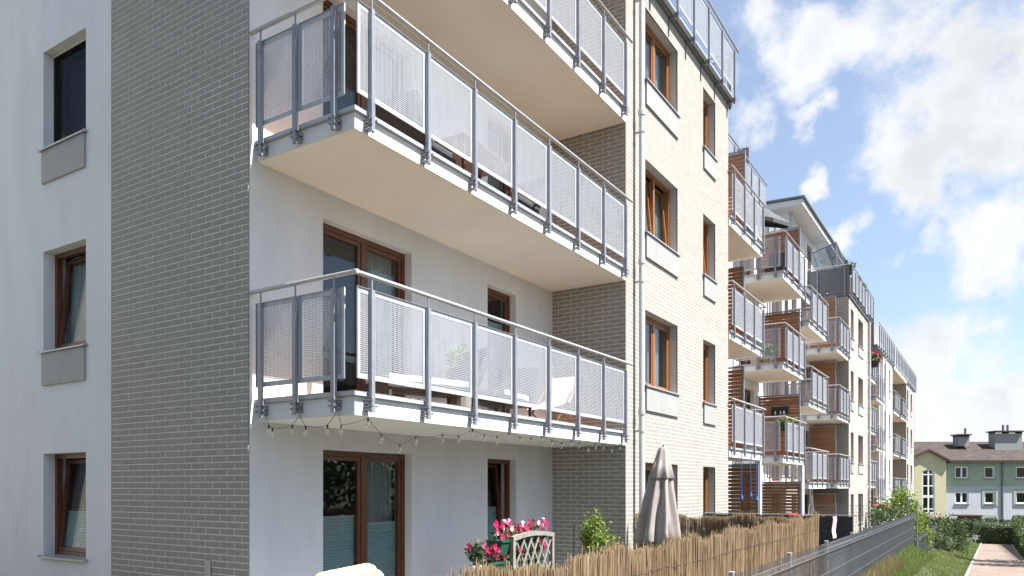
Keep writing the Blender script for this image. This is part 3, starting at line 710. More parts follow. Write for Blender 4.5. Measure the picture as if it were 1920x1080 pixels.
# ------------------------------------------------------------------ far green and white house (faces the viewer)
KD = 83/1421.
def fx(px): return (px-960)*KD
def fz(py): return 1.75+(912-py)*KD
S_, C_ = math.sin(TH), math.cos(TH)
HB = Thing('residential_house', (-S_*83, C_*83, 0), 'far green and white house with brown tiled roof and yellow gabled stair tower', 'building', rz=TH)
def hp(name, mb, mat, **k): return HB.part(name, mb, mat, world=False, **k)
zb = -3.2
def hwall(name, a0, a1, z0, z1, y, holes, mat):
    mb = MB()
    for (b0, b1, c0, c1) in cutrects((a0, a1, z0, z1), holes): mb.quad((b0, y, c0), (b1, y, c0), (b1, y, c1), (b0, y, c1))
    for (h0, h1, c0, c1) in holes:
        c0 = max(c0, z0); c1 = min(c1, z1)
        mb.quad((h0, y, c0), (h0, y+.2, c0), (h0, y+.2, c1), (h0, y, c1)); mb.quad((h1, y, c1), (h1, y+.2, c1), (h1, y+.2, c0), (h1, y, c0))
        mb.quad((h0, y, c1), (h0, y+.2, c1), (h1, y+.2, c1), (h1, y, c1)); mb.quad((h0, y, c0), (h1, y, c0), (h1, y+.2, c0), (h0, y+.2, c0))
    return hp(name, mb, mat)
hw = []
for (p0, p1) in ((1791, 1816), (1846, 1866), (1905, 1927), (1962, 1985)):
    for (q0, q1) in ((875, 896.5), (922.5, 944), (970, 991)): hw.append((fx(p0), fx(p1), fz(q1), fz(q0)))
up = [h for h in hw if h[2] > fz(912)]; lo = [h for h in hw if h[2] <= fz(912)]
hwall('green_wall', fx(1774), fx(2010), fz(912.5), fz(863), 0, up, 'grn'); hwall('white_wall', fx(1774), fx(2010), zb, fz(912.5), 0, lo, 'wht2')
for h in hw:
    m = MB(); a0, a1, z0, z1 = h; t = .12; y = .08
    m.box(a0, a0+t, y, y+.1, z0, z1); m.box(a1-t, a1, y, y+.1, z0, z1); m.box(a0+t, a1-t, y, y+.1, z1-t, z1); m.box(a0+t, a1-t, y, y+.1, z0, z0+t)
    if abs(a0-fx(1791)) < .1: m.box((a0+a1)/2-.09, (a0+a1)/2+.09, y, y+.1, z0+t, z1-t)
    f = hp('window', m, 'pvc')
    p = MB(); p.box(a0+.05, a1-.05, y+.04, y+.06, z0+.05, z1-.05); sub('pane', p, 'hglass', f)
    p = MB(); p.box(a0-.1, a1+.1, -.12, y, z0-.1, z0-.02); sub('sill', p, 'conc', f)
    p = MB(); p.quad((a0-.2, .8, z0-.3), (a1+.2, .8, z0-.3), (a1+.2, .8, z1+.3), (a0-.2, .8, z1+.3)); sub('room', p, 'darkm', f)
    if z1 < fz(915) and abs(a0-fx(1791)) > .1:
        p = MB()
        for b_ in ((a0-.3, a0-.02, z0-.28, z1+.3), (a1+.02, a1+.3, z0-.28, z1+.3), (a0-.02, a1+.02, z1+.02, z1+.3), (a0-.02, a1+.02, z0-.28, z0-.11)): p.box(b_[0], b_[1], -.05, -.002, b_[2], b_[3])
        sub('surround', p, 'grn', f)
# yellow tower with peaked window
KT = (83-.8)/83; fx0 = fx
def fx(px): return fx0(px)*KT
gx0, gx1, gy = fx(1698), fx(1774), -.8
ap = (fx(1740), fz(846)); ev = fz(863)
wx0, wx1, wz0, wz1, wzp = fx(1729.5), fx(1753), fz(962), fz(884), fz(879)
mb = MB()
for (b0, b1, c0, c1) in cutrects((gx0, gx1, zb, ev), [(wx0, wx1, wz0, wzp)]): mb.quad((b0, gy, c0), (b1, gy, c0), (b1, gy, c1), (b0, gy, c1))
mb.poly([(gx0, gy, ev), (gx1, gy, ev), (ap[0], gy, ap[1])])
mb.poly([(wx0, gy, wz1), ((wx0+wx1)/2, gy, wzp), (wx0, gy, wzp)]); mb.poly([(wx1, gy, wz1), (wx1, gy, wzp), ((wx0+wx1)/2, gy, wzp)])
mb.quad((gx1, gy, zb), (gx1, 0, zb), (gx1, 0, ev), (gx1, gy, ev)); mb.quad((gx0, 0, zb), (gx0, gy, zb), (gx0, gy, ev), (gx0, 0, ev))
hp('tower_wall', mb, 'ply')
m = MB(); xm = (wx0+wx1)/2; y0, y1 = gy+.05, gy+.15; t = .1
m.box(wx0, wx0+t, y0, y1, wz0, wz1); m.box(wx1-t, wx1, y0, y1, wz0, wz1); m.box(xm-.07, xm+.07, y0, y1, wz0, wzp-.05)
for q in (890, 911, 929.5, 932, 954, 961): m.box(wx0+t, wx1-t, y0+.002, y1, fz(q)-.05, fz(q)+.06)
m.quad((wx0, y0, wz1-.1), (xm, y0, wzp-.1), (xm, y0, wzp), (wx0, y0, wz1)); m.quad((xm, y0, wzp-.1), (wx1, y0, wz1-.1), (wx1, y0, wz1), (xm, y0, wzp))
f = hp('stair_window', m, 'pvc'); p = MB(); p.box(wx0, wx1, y1-.03, y1-.01, wz0, wzp); sub('pane', p, 'hglass', f)
p = MB(); p.quad((wx0-.2, gy+1, wz0), (wx1+.2, gy+1, wz0), (wx1+.2, gy+1, wzp+.2), (wx0-.2, gy+1, wzp+.2)); sub('room', p, 'darkm', f)
fx = fx0
# roof: courses of tiles stepped
rx0, rx1, ze, zr, yr = fx(1690), fx(2015), fz(863.5), 6.95, 5.3
rt = MB(); n = 20
for i in range(n):
    t0, t1 = i/n, (i+1)/n; ya, yb = -.6+(yr+.6)*t0, -.6+(yr+.6)*t1; za, zc = ze+(zr-ze)*t0, ze+(zr-ze)*t1
    x = rx0
    while x < rx1:
        rt.quad((x, ya, za+.05), (x+.28, ya, za+.05), (x+.28, yb, zc+.012), (x, yb, zc+.012)); rt.quad((x, ya, za), (x+.28, ya, za), (x+.28, ya, za+.05), (x, ya, za+.05)); x += .30
rf = hp('roof', MB().quad, None) if False else HB.part('roof', rt, 'rtile', world=False, kind='stuff')
m = MB(); m.prism([(-.62, ze-.02), (yr, zr-.02), (yr, zr-.14), (-.62, ze-.16)], 'x', rx0, rx1); m.box(rx0, rx1, -.78, -.62, ze-.16, ze+.02); m.prism([(yr, zr), (11, ze), (11, ze-.2), (yr, zr-.3)], 'x', rx0, rx1); hp('eaves', m, 'brownw')
m = MB(); a = Vector((ap[0], 0, ap[1]))
for (ex, sgn) in ((gx0-.4, -1), (gx1+.45, 1)):
    e = Vector((ex, 0, ev-.28 if sgn < 0 else ev-.3))
    m.v += []; 
    P0, P1 = (a.x, gy-.35, a.z+.22), (e.x, gy-.35, e.z+.22)
    m.quad(P1, P0, (a.x, 4, a.z+.22), (e.x, 4, e.z+.22)); m.quad((e.x, gy-.35, e.z), (a.x, gy-.35, a.z), P0, P1); m.quad((a.x, gy-.35, a.z), (e.x, gy-.35, e.z), (e.x, 4, e.z), (a.x, 4, a.z))
hp('gable_roof', m, 'brownw')
m = MB(); m.tube([(fx(1879), -.1, zb), (fx(1879), -.1, ze-.1)], .09, 8); hp('downpipe', m, 'roofm')
for (p0, p1, q0, q1, pipes) in ((1799, 1819, 818.5, 829, (1817,)), (1867, 1918, 812, 838, (1888.5, 1897))):
    m = MB(); k = 1.03; m.box(fx(p0)*k, fx(p1)*k, 2.6, 3.8, fz(q1)-.3, fz(q0)+.15); f = hp('chimney', m, 'conc')
    m = MB(); m.box(fx(p0-2)*k, fx(p1+2)*k, 2.3, 4.1, fz(q0)+.32, fz(q0)+.45)
    for xx in (p0, (p0+p1)/2, p1): m.box(fx(xx)*k-.08, fx(xx)*k+.08, 2.7, 3.7, fz(q0)+.15, fz(q0)+.32)
    sub('chimney_cap', m, 'brownw', f)
    m = MB()
    for pp in pipes: m.tube([(fx(pp)*k, 3.2, fz(q0)+.4), (fx(pp)*k, 3.2, fz(q0)+.4+.75)], .13, 8)
    sub('flue', m, 'roofm', f)
m = MB(); m.box(fx(1756), fx(1795), -4.2, -3.9, -3.2, fz(965)); m.box(fx(1754), fx(1797), -4.4, -2.6, fz(965), fz(963)); single_o = m
o = link('garden_shed', m.mesh('garden_shed', 'brownw')); o.location = (-S_*83, C_*83, 0); o.rotation_euler = (0, 0, TH)
tag(o, 'low red-brown garden shelter in front of the yellow stair tower', 'shed')

# ------------------------------------------------------------------ vegetation
def leaves(c, r, n, size, shape='ball', up=0, seed=1, clump=0):
    rnd = random.Random(seed); m = MB(); cl = None
    if clump: cl = [(Vector((rnd.gauss(0, 1), rnd.gauss(0, 1), rnd.gauss(0, 1))).normalized()*rnd.uniform(.45, .95)) for _ in range(clump)]
    for i in range(n):
        if shape == 'ball':
            if cl:
                b = rnd.choice(cl); d = b+Vector((rnd.gauss(0, 1), rnd.gauss(0, 1), rnd.gauss(0, 1)))*.17
            else: d = Vector((rnd.gauss(0, 1), rnd.gauss(0, 1), rnd.gauss(0, 1))).normalized()*(rnd.random()**.4)
            p = Vector((c[0]+d.x*r[0], c[1]+d.y*r[1], c[2]+d.z*r[2]))
        else:
            u = [rnd.uniform(-1, 1) for _ in range(3)]
            k = rnd.randrange(3); 
            if rnd.random() < .75: u[k] = math.copysign(1, u[k]) if k != 2 else 1
            bump = .08*math.sin(u[1]*r[1]*5+u[0]*3)+.06*math.sin(u[1]*r[1]*11)
            p = Vector((c[0]+u[0]*(r[0]+bump)+rnd.gauss(0, .03), c[1]+u[1]*r[1]+rnd.gauss(0, .03), c[2]+u[2]*(r[2]+bump)+rnd.gauss(0, .03)))
        a = Vector((rnd.gauss(0, 1), rnd.gauss(0, 1), rnd.gauss(0, 1)+up)).normalized(); b = a.cross(Vector((rnd.gauss(0, 1), rnd.gauss(0, 1), rnd.gauss(0, 1)))).normalized()
        s = size*rnd.uniform(.6, 1.3)
        m.quad(tuple(p), tuple(p+a*s*.5+b*s*.28), tuple(p+a*s), tuple(p+a*s*.5-b*s*.28))
    return m
def bush(name, c, r, n, size, mat, label, cat='bush', group=None, clump=14, seed=1, stem=True, flowers=None):
    T = Thing(name, (c[0], c[1], c[2]-r[2]), label, cat, group)
    T.part('foliage', leaves(c, r, n, size, seed=seed, clump=clump), mat, kind=None)
    if stem:
        m = MB()
        for i in range(6):
            a = i*1.05+seed; m.tube([(c[0], c[1], c[2]-r[2]), (c[0]+math.cos(a)*r[0]*.4, c[1]+math.sin(a)*r[1]*.4, c[2]+r[2]*.3)], .012, 5, .005)
        T.part('stem', m, 'stem')
    if flowers: T.part('flower', leaves((c[0], c[1], c[2]+r[2]*.1), (r[0]*1.05, r[1]*1.05, r[2]*.95), flowers[0], flowers[2], seed=seed+5), flowers[1])
    return T
# grass on the bank (blades)
rnd = random.Random(3)
def grass(n, x0, x1, y0, y1, h0, h1, wd, bias=1.0, lean=.4):
    m = MB()
    for i in range(n):
        y = y0+(y1-y0)*rnd.random()**bias; x = rnd.uniform(x0, x1); z = gz(x, y)-.01
        h = rnd.uniform(h0, h1); a = rnd.uniform(0, 6.28); w_ = wd*rnd.uniform(.6, 1.2); lx, ly = rnd.gauss(0, lean)*h, rnd.gauss(0, lean)*h
        ca, sa = math.cos(a)*w_, math.sin(a)*w_
        i0 = len(m.v); m.v += [(x-ca, y-sa, z), (x+ca, y+sa, z), (x+lx, y+ly, z+h)]; m.f.append((i0, i0+1, i0+2))
    return m
single('grass', grass(90000, -2.13, -.70, 13, 60, .03, .09, .006, 1.6), 'grassb', None, None, kind='stuff')
single('dry_grass', grass(9000, -2.13, -.9, 15, 45, .04, .11, .006, 1.6), 'grassdry', None, None, kind='stuff')
m = grass(4500, -2.12, -1.8, 12, 20.5, .10, .36, .006, .8, .3); single('weeds', m, 'grassdry', None, None, kind='stuff')
m = grass(12000, -2.12, -1.55, 18, 30, .06, .22, .006, 1, .35); single('tall_grass', m, 'grassb', None, None, kind='stuff')

bush('garden_shrub', (-2.7, 30.5, -.25), (.55, 1.6, .55), 2600, .09, 'leaf', 'mixed green shrub spilling through the lower fence just past the grey screen', seed=2)
bush('garden_shrub', (-2.45, 33.2, -.2), (.5, 1.2, .75), 2600, .09, 'leafL', 'yellow-green shrub growing through the far wire fence', seed=3)
bush('garden_shrub', (-3.9, 36.5, .1), (1.2, 2.4, 1.0), 4200, .12, 'leaf', 'broad leafy shrub in the garden behind the far fence', seed=4, flowers=(60, 'whitefl', .08))
bush('garden_tree', (-4.0, 44, .45), (1.0, 1.5, 1.15), 5200, .12, 'leafL', 'tall bright green shrub in front of the white wing', seed=5, clump=26)
bush('round_bush', (-1.55, 40.5, -.62), (.75, .95, .95), 5200, .08, 'leaf', 'rounded clipped green bush on the bank beside the fence', seed=6, clump=40)
bush('round_bush', (-1.75, 37.6, -.78), (.5, .8, .6), 2600, .08, 'leafG', 'loose grey-green bush leaning on the end of the fence', seed=7)
bush('climbing_shrub', (-3.2, 46.5, -.6), (1.0, 2.6, 1.0), 4200, .12, 'leafD', 'dark climbing shrub beyond the round bush', seed=8, flowers=(70, 'pink', .08))
def hedge(name, c, r, n, size, mat, label, seed):
    T = Thing(name, (c[0], c[1], c[2]-r[2]), label, 'hedge')
    T.part('foliage', leaves(c, r, n, size, shape='box', seed=seed), mat)
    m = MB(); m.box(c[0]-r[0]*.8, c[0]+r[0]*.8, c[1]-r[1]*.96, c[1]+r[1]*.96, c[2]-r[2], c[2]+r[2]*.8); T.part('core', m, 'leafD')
hedge('hedge', (2.0, 49.5, -1.25), (.72, 11.5, .78), 26000, .11, 'leaf', 'dark green hedge along the right edge of the path', 11)
hedge('hedge', (.9, 62.6, -1.65), (1.9, 1.0, .72), 9000, .12, 'leafG', 'pale flowering hedge closing off the end of the path', 12)
hedge('hedge', (-1.1, 70.5, -1.75), (3.4, .8, .75), 9000, .13, 'leafD', 'low dark hedge in front of the white house wall', 13)
hedge('hedge', (4.5, 73, -1.6), (3.0, .8, .85), 7000, .13, 'leaf', 'trimmed hedge farthest right below the house windows', 14)
# out-of-frame trees; the row across the path is seen only as reflections in the ground floor glass
T_ = MB(); rr = random.Random(9)
for k in range(13):
    cx, cy, h = 13+rr.uniform(-1.5, 2), -8+k*5.2, rr.uniform(3.6, 5.6)
    q = leaves((cx, cy, h*.55), (2.6, 2.9, h*.5), 1500, .42, seed=k+40, clump=30); off = len(T_.v); T_.v += q.v; T_.f += [tuple(i+off for i in f) for f in q.f]
    T_.tube([(cx, cy, -1), (cx, cy, h*.6)], .16, 8, .08)
for k in range(9):  # unseen south trees, added to block sky light on the end wall
    cx, cy, h = -19+k*4.3, -13+rr.uniform(-2, 2), rr.uniform(5, 7.5)
    q = leaves((cx, cy, h*.52), (3.0, 3.0, h*.5), 2600, .5, seed=k+80, clump=34); off = len(T_.v); T_.v += q.v; T_.f += [tuple(i+off for i in f) for f in q.f]
    T_.tube([(cx, cy, -1), (cx, cy, h*.6)], .2, 8, .08)
for (cx, cy, h) in ((3.4, 37.5, 6.2), (4.4, 34.5, 6.8)):
    q = leaves((cx, cy, h*.55), (1.3, 1.6, h*.36), 1800, .22, seed=int(cy), clump=20); off = len(T_.v); T_.v += q.v; T_.f += [tuple(i+off for i in f) for f in q.f]
    T_.tube([(cx, cy, -2), (cx, cy, h*.6)], .12, 8, .06)
single('unseen_tree_belt', T_, 'leafD', None, None, kind='stuff')

# ------------------------------------------------------------------ reed screens
def reeds(n, p0, p1, zt, z0f, thick=.05, tr=.034, seed=5):
    rd = random.Random(seed); m = MB(); d = Vector((p1[0]-p0[0], p1[1]-p0[1], 0)); Lg = d.length; d.normalize(); nn = Vector((-d.y, d.x, 0))
    for i in range(n):
        s = Lg*(i+rd.random())/n; off = rd.uniform(-thick/2, thick/2); r = rd.uniform(.0016, .0044)
        top = zt-.015+rd.gauss(0, tr*.35)+.03*math.sin(s*4.1)+.02*math.sin(s*11); ln = rd.gauss(.03*math.sin(s*2.3), .03)
        if rd.random() < .04: top += .05; ln *= 2
        b = Vector((p0[0], p0[1], 0))+d*s+nn*off; t = b+d*ln+nn*rd.gauss(0, .012)
        i0 = len(m.v)
        for (P, z, rr_) in ((b, z0f(b.y), r), (t, top, r*.7)):
            for (ax, ay) in ((1, 0), (0, 1), (-1, 0), (0, -1)): m.v.append((P.x+ax*rr_, P.y+ay*rr_, z))
        for j in range(4): m.f.append((i0+j, i0+(j+1) % 4, i0+4+(j+1) % 4, i0+4+j))
        m.f.append((i0+4, i0+5, i0+6, i0+7))
    return m
T = Thing('reed_screen', (-2.32, 7.5, -.12), 'long tan reed screen fixed behind the wire fence in the foreground', 'screen')
T.part('reeds', reeds(7600, (-2.32, 1.5), (-2.32, 12.55), 1.285, lambda y: -.1), 'reed', kind='stuff')
m = MB()
for z in (.15, .6, 1.08): m.tube([(-2.285, 1.5+i*.5, z+.01*math.sin(i)) for i in range(23)], .0025, 4)
T.part('binding_wire', m, 'steel')
T = Thing('reed_screen', (-3.8, 12.05, -.12), 'shorter reed screen crossing the garden behind the closed parasol', 'screen')
T.part('reeds', reeds(1500, (-5.15, 12.05), (-2.42, 12.05), 1.29, lambda y: -.1, seed=8, tr=.02), 'reedl', kind='stuff')
T.part('binding_wire', MB().tube([(-5.15, 12.01, 1.2), (-2.42, 12.01, 1.2)], .003, 4), 'steel')
T = Thing('garden_net', (-3.8, 17.2, -.12), 'black net screen hung on wires between two gardens', 'screen')
m = MB(); m.box(-5.2, -2.3, 16.0, 16.012, -.1, 1.16); T.part('net', m, 'net')
m = MB(); m.tube([(-5.25, 16.0, 1.18), (-2.2, 16.0, 1.18)], .011, 6)
for x in (-5.2, -3.7, -2.3): m.tube([(x, 16.02, -.15), (x, 16.02, 1.2)], .02, 6)
T.part('post', m, 'wire')
T = Thing('garden_net', (-3.8, 26.9, -.12), 'wire mesh garden divider in front of the second block', 'screen')
m = MB()
for x in (-5.1, -3.6, -2.25): m.box(x-.03, x+.03, 26.6, 26.66, -1, 1.45)
for i in range(56): m.box(-5.1+i*.05, -5.1+i*.05+.005, 26.6, 26.605, -.6, 1.15)
for z in (-.3, 0, .3, .6, .9, 1.13): m.box(-5.1, -2.25, 26.606, 26.612, z, z+.007)
T.part('mesh', m, 'wire')

# ------------------------------------------------------------------ wire fences along the gardens
def fence(name, y0, n, top, bot, label, fabric_from, X=-2.17, step=2.52, tops=None):
    T = Thing(name, (X, y0, bot), label, 'fence')
    for i in range(n+1):
        y = y0+i*step; m = MB(); m.box(X-.02, X+.02, y-.03, y+.03, bot-.2, top+.035); m.box(X-.026, X+.026, y-.036, y+.036, top+.035, top+.045)
        m.box(X+.02, X+.032, y-.02, y+.02, top-.25, top-.2); m.box(X+.02, X+.032, y-.02, y+.02, bot+.2, bot+.25)
        T.part('fence_post', m, 'metall')
    for i in range(n):
        a, b = y0+i*step+.02, y0+(i+1)*step-.02; x = X+.036
        m = MB(); k = int((b-a)/.05); zf = top-.06
        for j in range(k+1):
            y = a+(b-a)*j/k; r = .0042
            m.tube([(x, y, bot+.02), (x, y, zf-.10), (x+.035, y, zf-.05), (x, y, zf), (x, y, top+.025)], r, 4, caps=False)
        for z in (bot+.05, bot+.3, bot+.55, zf-.1, zf): m.tube([(x, a, z), (x, b, z)], .0035, 4)
        m.tube([(x+.035, a, zf-.05), (x+.035, b, zf-.05)], .0035, 4)
        T.part('wire_panel', m, 'wire')
        if a > fabric_from:
            f = MB(); x2 = x-.062
            for (p, q) in (((x2, bot), (x2, zf-.10)), ((x2, zf-.10), (x2+.035, zf-.05)), ((x2+.035, zf-.05), (x2, zf+.02))):
                f.quad((p[0], a, p[1]), (p[0], b, p[1]), (q[0], b, q[1]), (q[0], a, q[1])); f.quad((p[0]-.003, b, p[1]), (p[0]-.003, a, p[1]), (q[0]-.003, a, q[1]), (q[0]-.003, b, q[1]))
            f.box(x2-.06, x2+.02, a, b, zf+.02, zf+.03)
            T.part('screen_sheet', f, 'fabric')
    return T
fence('wire_fence', -.1, 11, .865, -.12, 'grey welded wire fence lined with grey sheet beside the grass bank', 12.3)
fence('wire_fence', 29.2, 4, .03, -.92, 'far lower wire fence overgrown with shrubs', 99)

# ------------------------------------------------------------------ string lights under the first balcony
T = Thing('string_lights', (-5.25, 5.4, 2.4), 'string of clear bulbs looping under the lowest corner balcony', 'string lights')
def onX(px, py, X):
    a = (px-960)/1421.; d = Vector((-S_+a*C_, C_+a*S_, (912-py)/1421.)); t = X/d.x; return Vector((X, d.y*t, 1.75+d.z*t))
def onY(px, py, Y):
    a = (px-960)/1421.; d = Vector((-S_+a*C_, C_+a*S_, (912-py)/1421.)); t = Y/d.y; return Vector((d.x*t, Y, 1.75+d.z*t))
Lf = [onY(*p, 5.39) for p in ((498, 783), (504, 806), (511, 811), (548, 806), (562, 787), (573, 808), (614, 806), (634, 776), (640, 806))]
BK = {1, 2, 3, 5, 6, 8}
Rt = [onX(*p, -5.24) for p in ((690, 793), (715, 822), (750, 841), (780, 826), (830, 822), (860, 824), (886, 812), (908, 822), (932, 825), (954, 818), (975, 825), (996, 827), (1016, 824), (1035, 831), (1053, 835), (1071, 832), (1086, 835), (1103, 841), (1117, 837), (1131, 838), (1147, 843), (1162, 838))]
w_ = MB(); path = []
ptz = Lf+Rt
for a, b in zip(ptz[:-1], ptz[1:]):
    for t in (0, .25, .5, .75): q = a.lerp(b, t); q.z -= .05*4*t*(1-t)*min(1, (b-a).length); path.append(q)
path.append(ptz[-1]); w_.tube([tuple(p+Vector((0, 0, .05))) for p in path], .0028, 5); T.part('wire', w_, 'black')
for i, p in enumerate(ptz):
    if i < len(Lf) and i not in BK: continue
    s = MB(); s.tube([(p.x, p.y, p.z+.050), (p.x, p.y, p.z+.012)], .009, 8); hb = T.part('bulb_socket', s, 'black')
    s = MB(); s.lathe((p.x, p.y, p.z-.03), [(.004, -.024), (.016, -.018), (.023, -.002), (.020, .016), (.010, .034), (.009, .042)], 10); link('bulb', s.mesh('bulb', 'bulb', True), hb)

# ------------------------------------------------------------------ closed parasol
PXY = (-3.48, 9.02)
T = Thing('closed_parasol', (*PXY, -.1), 'closed beige parasol standing behind the reed screen', 'parasol')
def folds(t, z):
    k = 1.0 if z < -.3 else .35
    return 1-.34*k*abs(math.sin(4*t+.25*math.sin(5*z)))**1.6+.05*math.sin(17*t+z*5)*k
def lean(m):
    m.v = [(x-.07*(2.24-z)*C_, y-.07*(2.24-z)*S_, z) for x, y, z in m.v]; return m
m = MB(); prof = [(.30, -1.13), (.315, -1.09), (.29, -.98), (.255, -.8), (.215, -.6), (.175, -.42), (.14, -.26), (.10, -.1)]
m.lathe((*PXY, 2.18), prof, 96, folds); T.part('canopy', lean(m), 'parasol', smooth=True)
m = MB(); m.lathe((*PXY, 2.18), [(.168, -.335), (.176, -.325), (.125, -.17), (.075, .0), (.06, .05), (.05, .062)], 96, lambda t, z: 1-.16*abs(math.sin(4*t))*(1 if z < -.1 else .3)); T.part('vent_cap', lean(m), 'parasol', smooth=True)
m = MB(); m.tube([(*PXY, -.1), (*PXY, 1.1)], .022, 10); m.tube([(*PXY, 2.22), (*PXY, 2.27)], .018, 8, .008); T.part('pole', m, 'woodd')
m = MB(); m.lathe((*PXY, -.1), [(.26, 0), (.26, .05), (.05, .08), (.04, .25)], 20); T.part('base', m, 'conc')

# ------------------------------------------------------------------ patio plants and furniture
TX = -5.28
ya, yb = onX(959, 1020, TX).y, onX(1036, 1020, TX).y
T = Thing('trellis_planter', (TX, (ya+yb)/2, -.1), 'weathered wooden planter with arched diamond trellis', 'trellis')
zt = onX(998, 997, TX).z; ze_ = onX(959, 1008, TX).z
for (q0, q1) in ((ya, ya+.055), (yb-.055, yb)): T.part('frame_post', MB().box(TX-.03, TX+.03, q0, q1, -.1, ze_), 'greyw')
m = MB(); k = 16
arc = [(ya+(yb-ya)*i/k, ze_+(zt-ze_)*math.sin(math.pi*i/k)) for i in range(k+1)]
for (p, q) in zip(arc[:-1], arc[1:]):
    i0 = len(m.v); m.v += [(TX-.032, p[0], p[1]-.05), (TX+.034, p[0], p[1]-.05), (TX+.034, q[0], q[1]-.05), (TX-.032, q[0], q[1]-.05), (TX-.032, p[0], p[1]+.01), (TX+.034, p[0], p[1]+.01), (TX+.034, q[0], q[1]+.01), (TX-.032, q[0], q[1]+.01)]
    m.f += [(i0, i0+1, i0+2, i0+3), (i0+4, i0+7, i0+6, i0+5), (i0+1, i0+5, i0+6, i0+2), (i0, i0+3, i0+7, i0+4)]
T.part('arch', m, 'greyw')
wd = yb-ya; pitch = .185; zlo = .25
for sgn in (1, -1):
    for i in range(-8, 9):
        # slat line y = c + sgn*(z-zlo)*.62 clipped to the frame
        c = ya+i*pitch+(0 if sgn > 0 else .06); pts = []
        for s in range(61):
            z = zlo+(zt-zlo)*s/60; y = c+sgn*(z-zlo)*.62
            u = (y-ya)/wd
            if .06 < u < .94 and z < ze_+(zt-ze_)*math.sin(math.pi*u)-.04: pts.append((y, z))
        if len(pts) > 6:
            m = MB(); off = .008 if sgn > 0 else -.008; (y0_, z0_), (y1_, z1_) = pts[0], pts[-1]
            i0 = 0
            for xx in (TX+off-.007, TX+off+.007):
                m.v += [(xx, y0_-.014, z0_), (xx, y0_+.014, z0_), (xx, y1_+.014, z1_), (xx, y1_-.014, z1_)]
            m.f = [(0, 1, 2, 3), (7, 6, 5, 4), (0, 3, 7, 4), (1, 5, 6, 2), (3, 2, 6, 7), (0, 4, 5, 1)]
            T.part('lattice_slat', m, 'greyw')
m = MB(); m.box(TX-.45, TX-.06, ya, yb, -.1, .3); T.part('planter_box', m, 'greyw')
def flowerbox(name, x, y0, y1, z, label, fl, nfl, mat='greenp', seed=1, leafn=300):
    T = Thing(name, (x, (y0+y1)/2, z-.2), label, 'planter', None)
    m = MB(); m.prism([(x-.09, z-.19), (x+.09, z-.19), (x+.12, z), (x-.12, z)], 'y', y0, y1); m.box(x-.13, x+.13, y0-.01, y1+.01, z-.022, z+.004); T.part('trough', m, mat)
    T.part('foliage', leaves((x, (y0+y1)/2, z+.06), (.15, (y1-y0)/2, .12), leafn, .06, seed=seed), 'leaf')
    for j, (fm, k_) in enumerate(zip(fl, nfl)):
        m = MB(); rq = random.Random(seed+j)
        for i in range(k_):
            c = Vector((x+rq.uniform(-.1, .16), rq.uniform(y0, y1), z+rq.uniform(.05, .24))); r = rq.uniform(.03, .048)
            for p in range(6):
                a = p*1.047; e = Vector((.012, math.cos(a), math.sin(a)))*r; e2 = Vector((.012, math.cos(a+.9), math.sin(a+.9)))*r
                m.quad(tuple(c), tuple(c+e+Vector((.01, 0, 0))), tuple(c+(e+e2)*.62+Vector((.016, 0, 0))), tuple(c+e2+Vector((.01, 0, 0))))
        T.part('flower', m, fm, kind='stuff')
    return T
zb1 = onX(945, 1013, -5.36).z
flowerbox('flower_trough', -5.42, onX(934, 1013, -5.36).y, onX(959, 1013, -5.4).y+.75, zb1, 'green trough of pink and white petunias behind the trellis', ('pink', 'whitefl', 'red'), (34, 6, 8), seed=3, leafn=420)
flowerbox('flower_trough', -5.42, onX(930, 1050, -5.2).y, onX(1030, 1050, -5.2).y, .78, 'trough of dark red and magenta flowers low behind the reed screen', ('red', 'pink'), (70, 30), 'greenp', 9, 500)
m = MB(); m.box(-5.46, -5.1, 8.15, 8.85, .56, .585)
for xx in (-5.44, -5.14):
    for yy in (8.18, 8.80): m.box(xx, xx+.03, yy, yy+.03, -.1, .56)
single('plant_stand', m, 'greyw', 'low weathered stand under the red flowers', 'stand')
bush('patio_shrub', (-5.4, 11.0, .55), (.34, .46, .68), 3600, .055, 'leafL', 'bright yellow-green feathery shrub against the brick return wall', 'shrub', seed=21, clump=16)
pc = onX(891, 1065, -4.95); T = Thing('potted_oleander', (pc.x, pc.y, -.1), 'small pink-flowered plant in a white pot by the white wall', 'potted plant')
m = MB(); m.lathe((pc.x, pc.y, pc.z-.16), [(.055, 0), (.075, .16), (.08, .165), (.08, .185), (.06, .185)], 16); T.part('pot', m, 'whitep', smooth=False)
m = MB(); m.tube([(pc.x, pc.y, -.1), (pc.x, pc.y, pc.z-.16)], .08, 10); T.part('pedestal', m, 'conc')
m = MB()
for k, (dy, h) in enumerate(((-.10, .19), (.05, .30), (-.03, .24), (.10, .26))): m.tube([(pc.x, pc.y, pc.z), (pc.x, pc.y+dy*.4, pc.z+h*.5), (pc.x, pc.y+dy, pc.z+h)], .005, 5)
T.part('stem', m, 'stem')
T.part('foliage', leaves((pc.x, pc.y, pc.z+.17), (.09, .15, .13), 170, .07, seed=31), 'leafD')
T.part('flower', leaves((pc.x, pc.y-.08, pc.z+.23), (.06, .09, .08), 26, .04, seed=33), 'pink')
for (px, py, lb) in ((945, 980, 'solar stake lamp standing in the left end of the trough'), (1018, 976, 'silver stake lamp above the right end of the trellis')):
    p = onX(px, py, -5.4); T = Thing('stake_lamp', (p.x, p.y, p.z-.45), lb, 'garden lamp')
    T.part('stake', MB().tube([(p.x, p.y, p.z-.40), (p.x, p.y, p.z-.02)], .008, 6), 'whitep'); T.part('lamp_head', MB().lathe((p.x, p.y, p.z-.02), [(.012, 0), (.03, .02), (.032, .05), (.02, .06)], 10), 'metall')
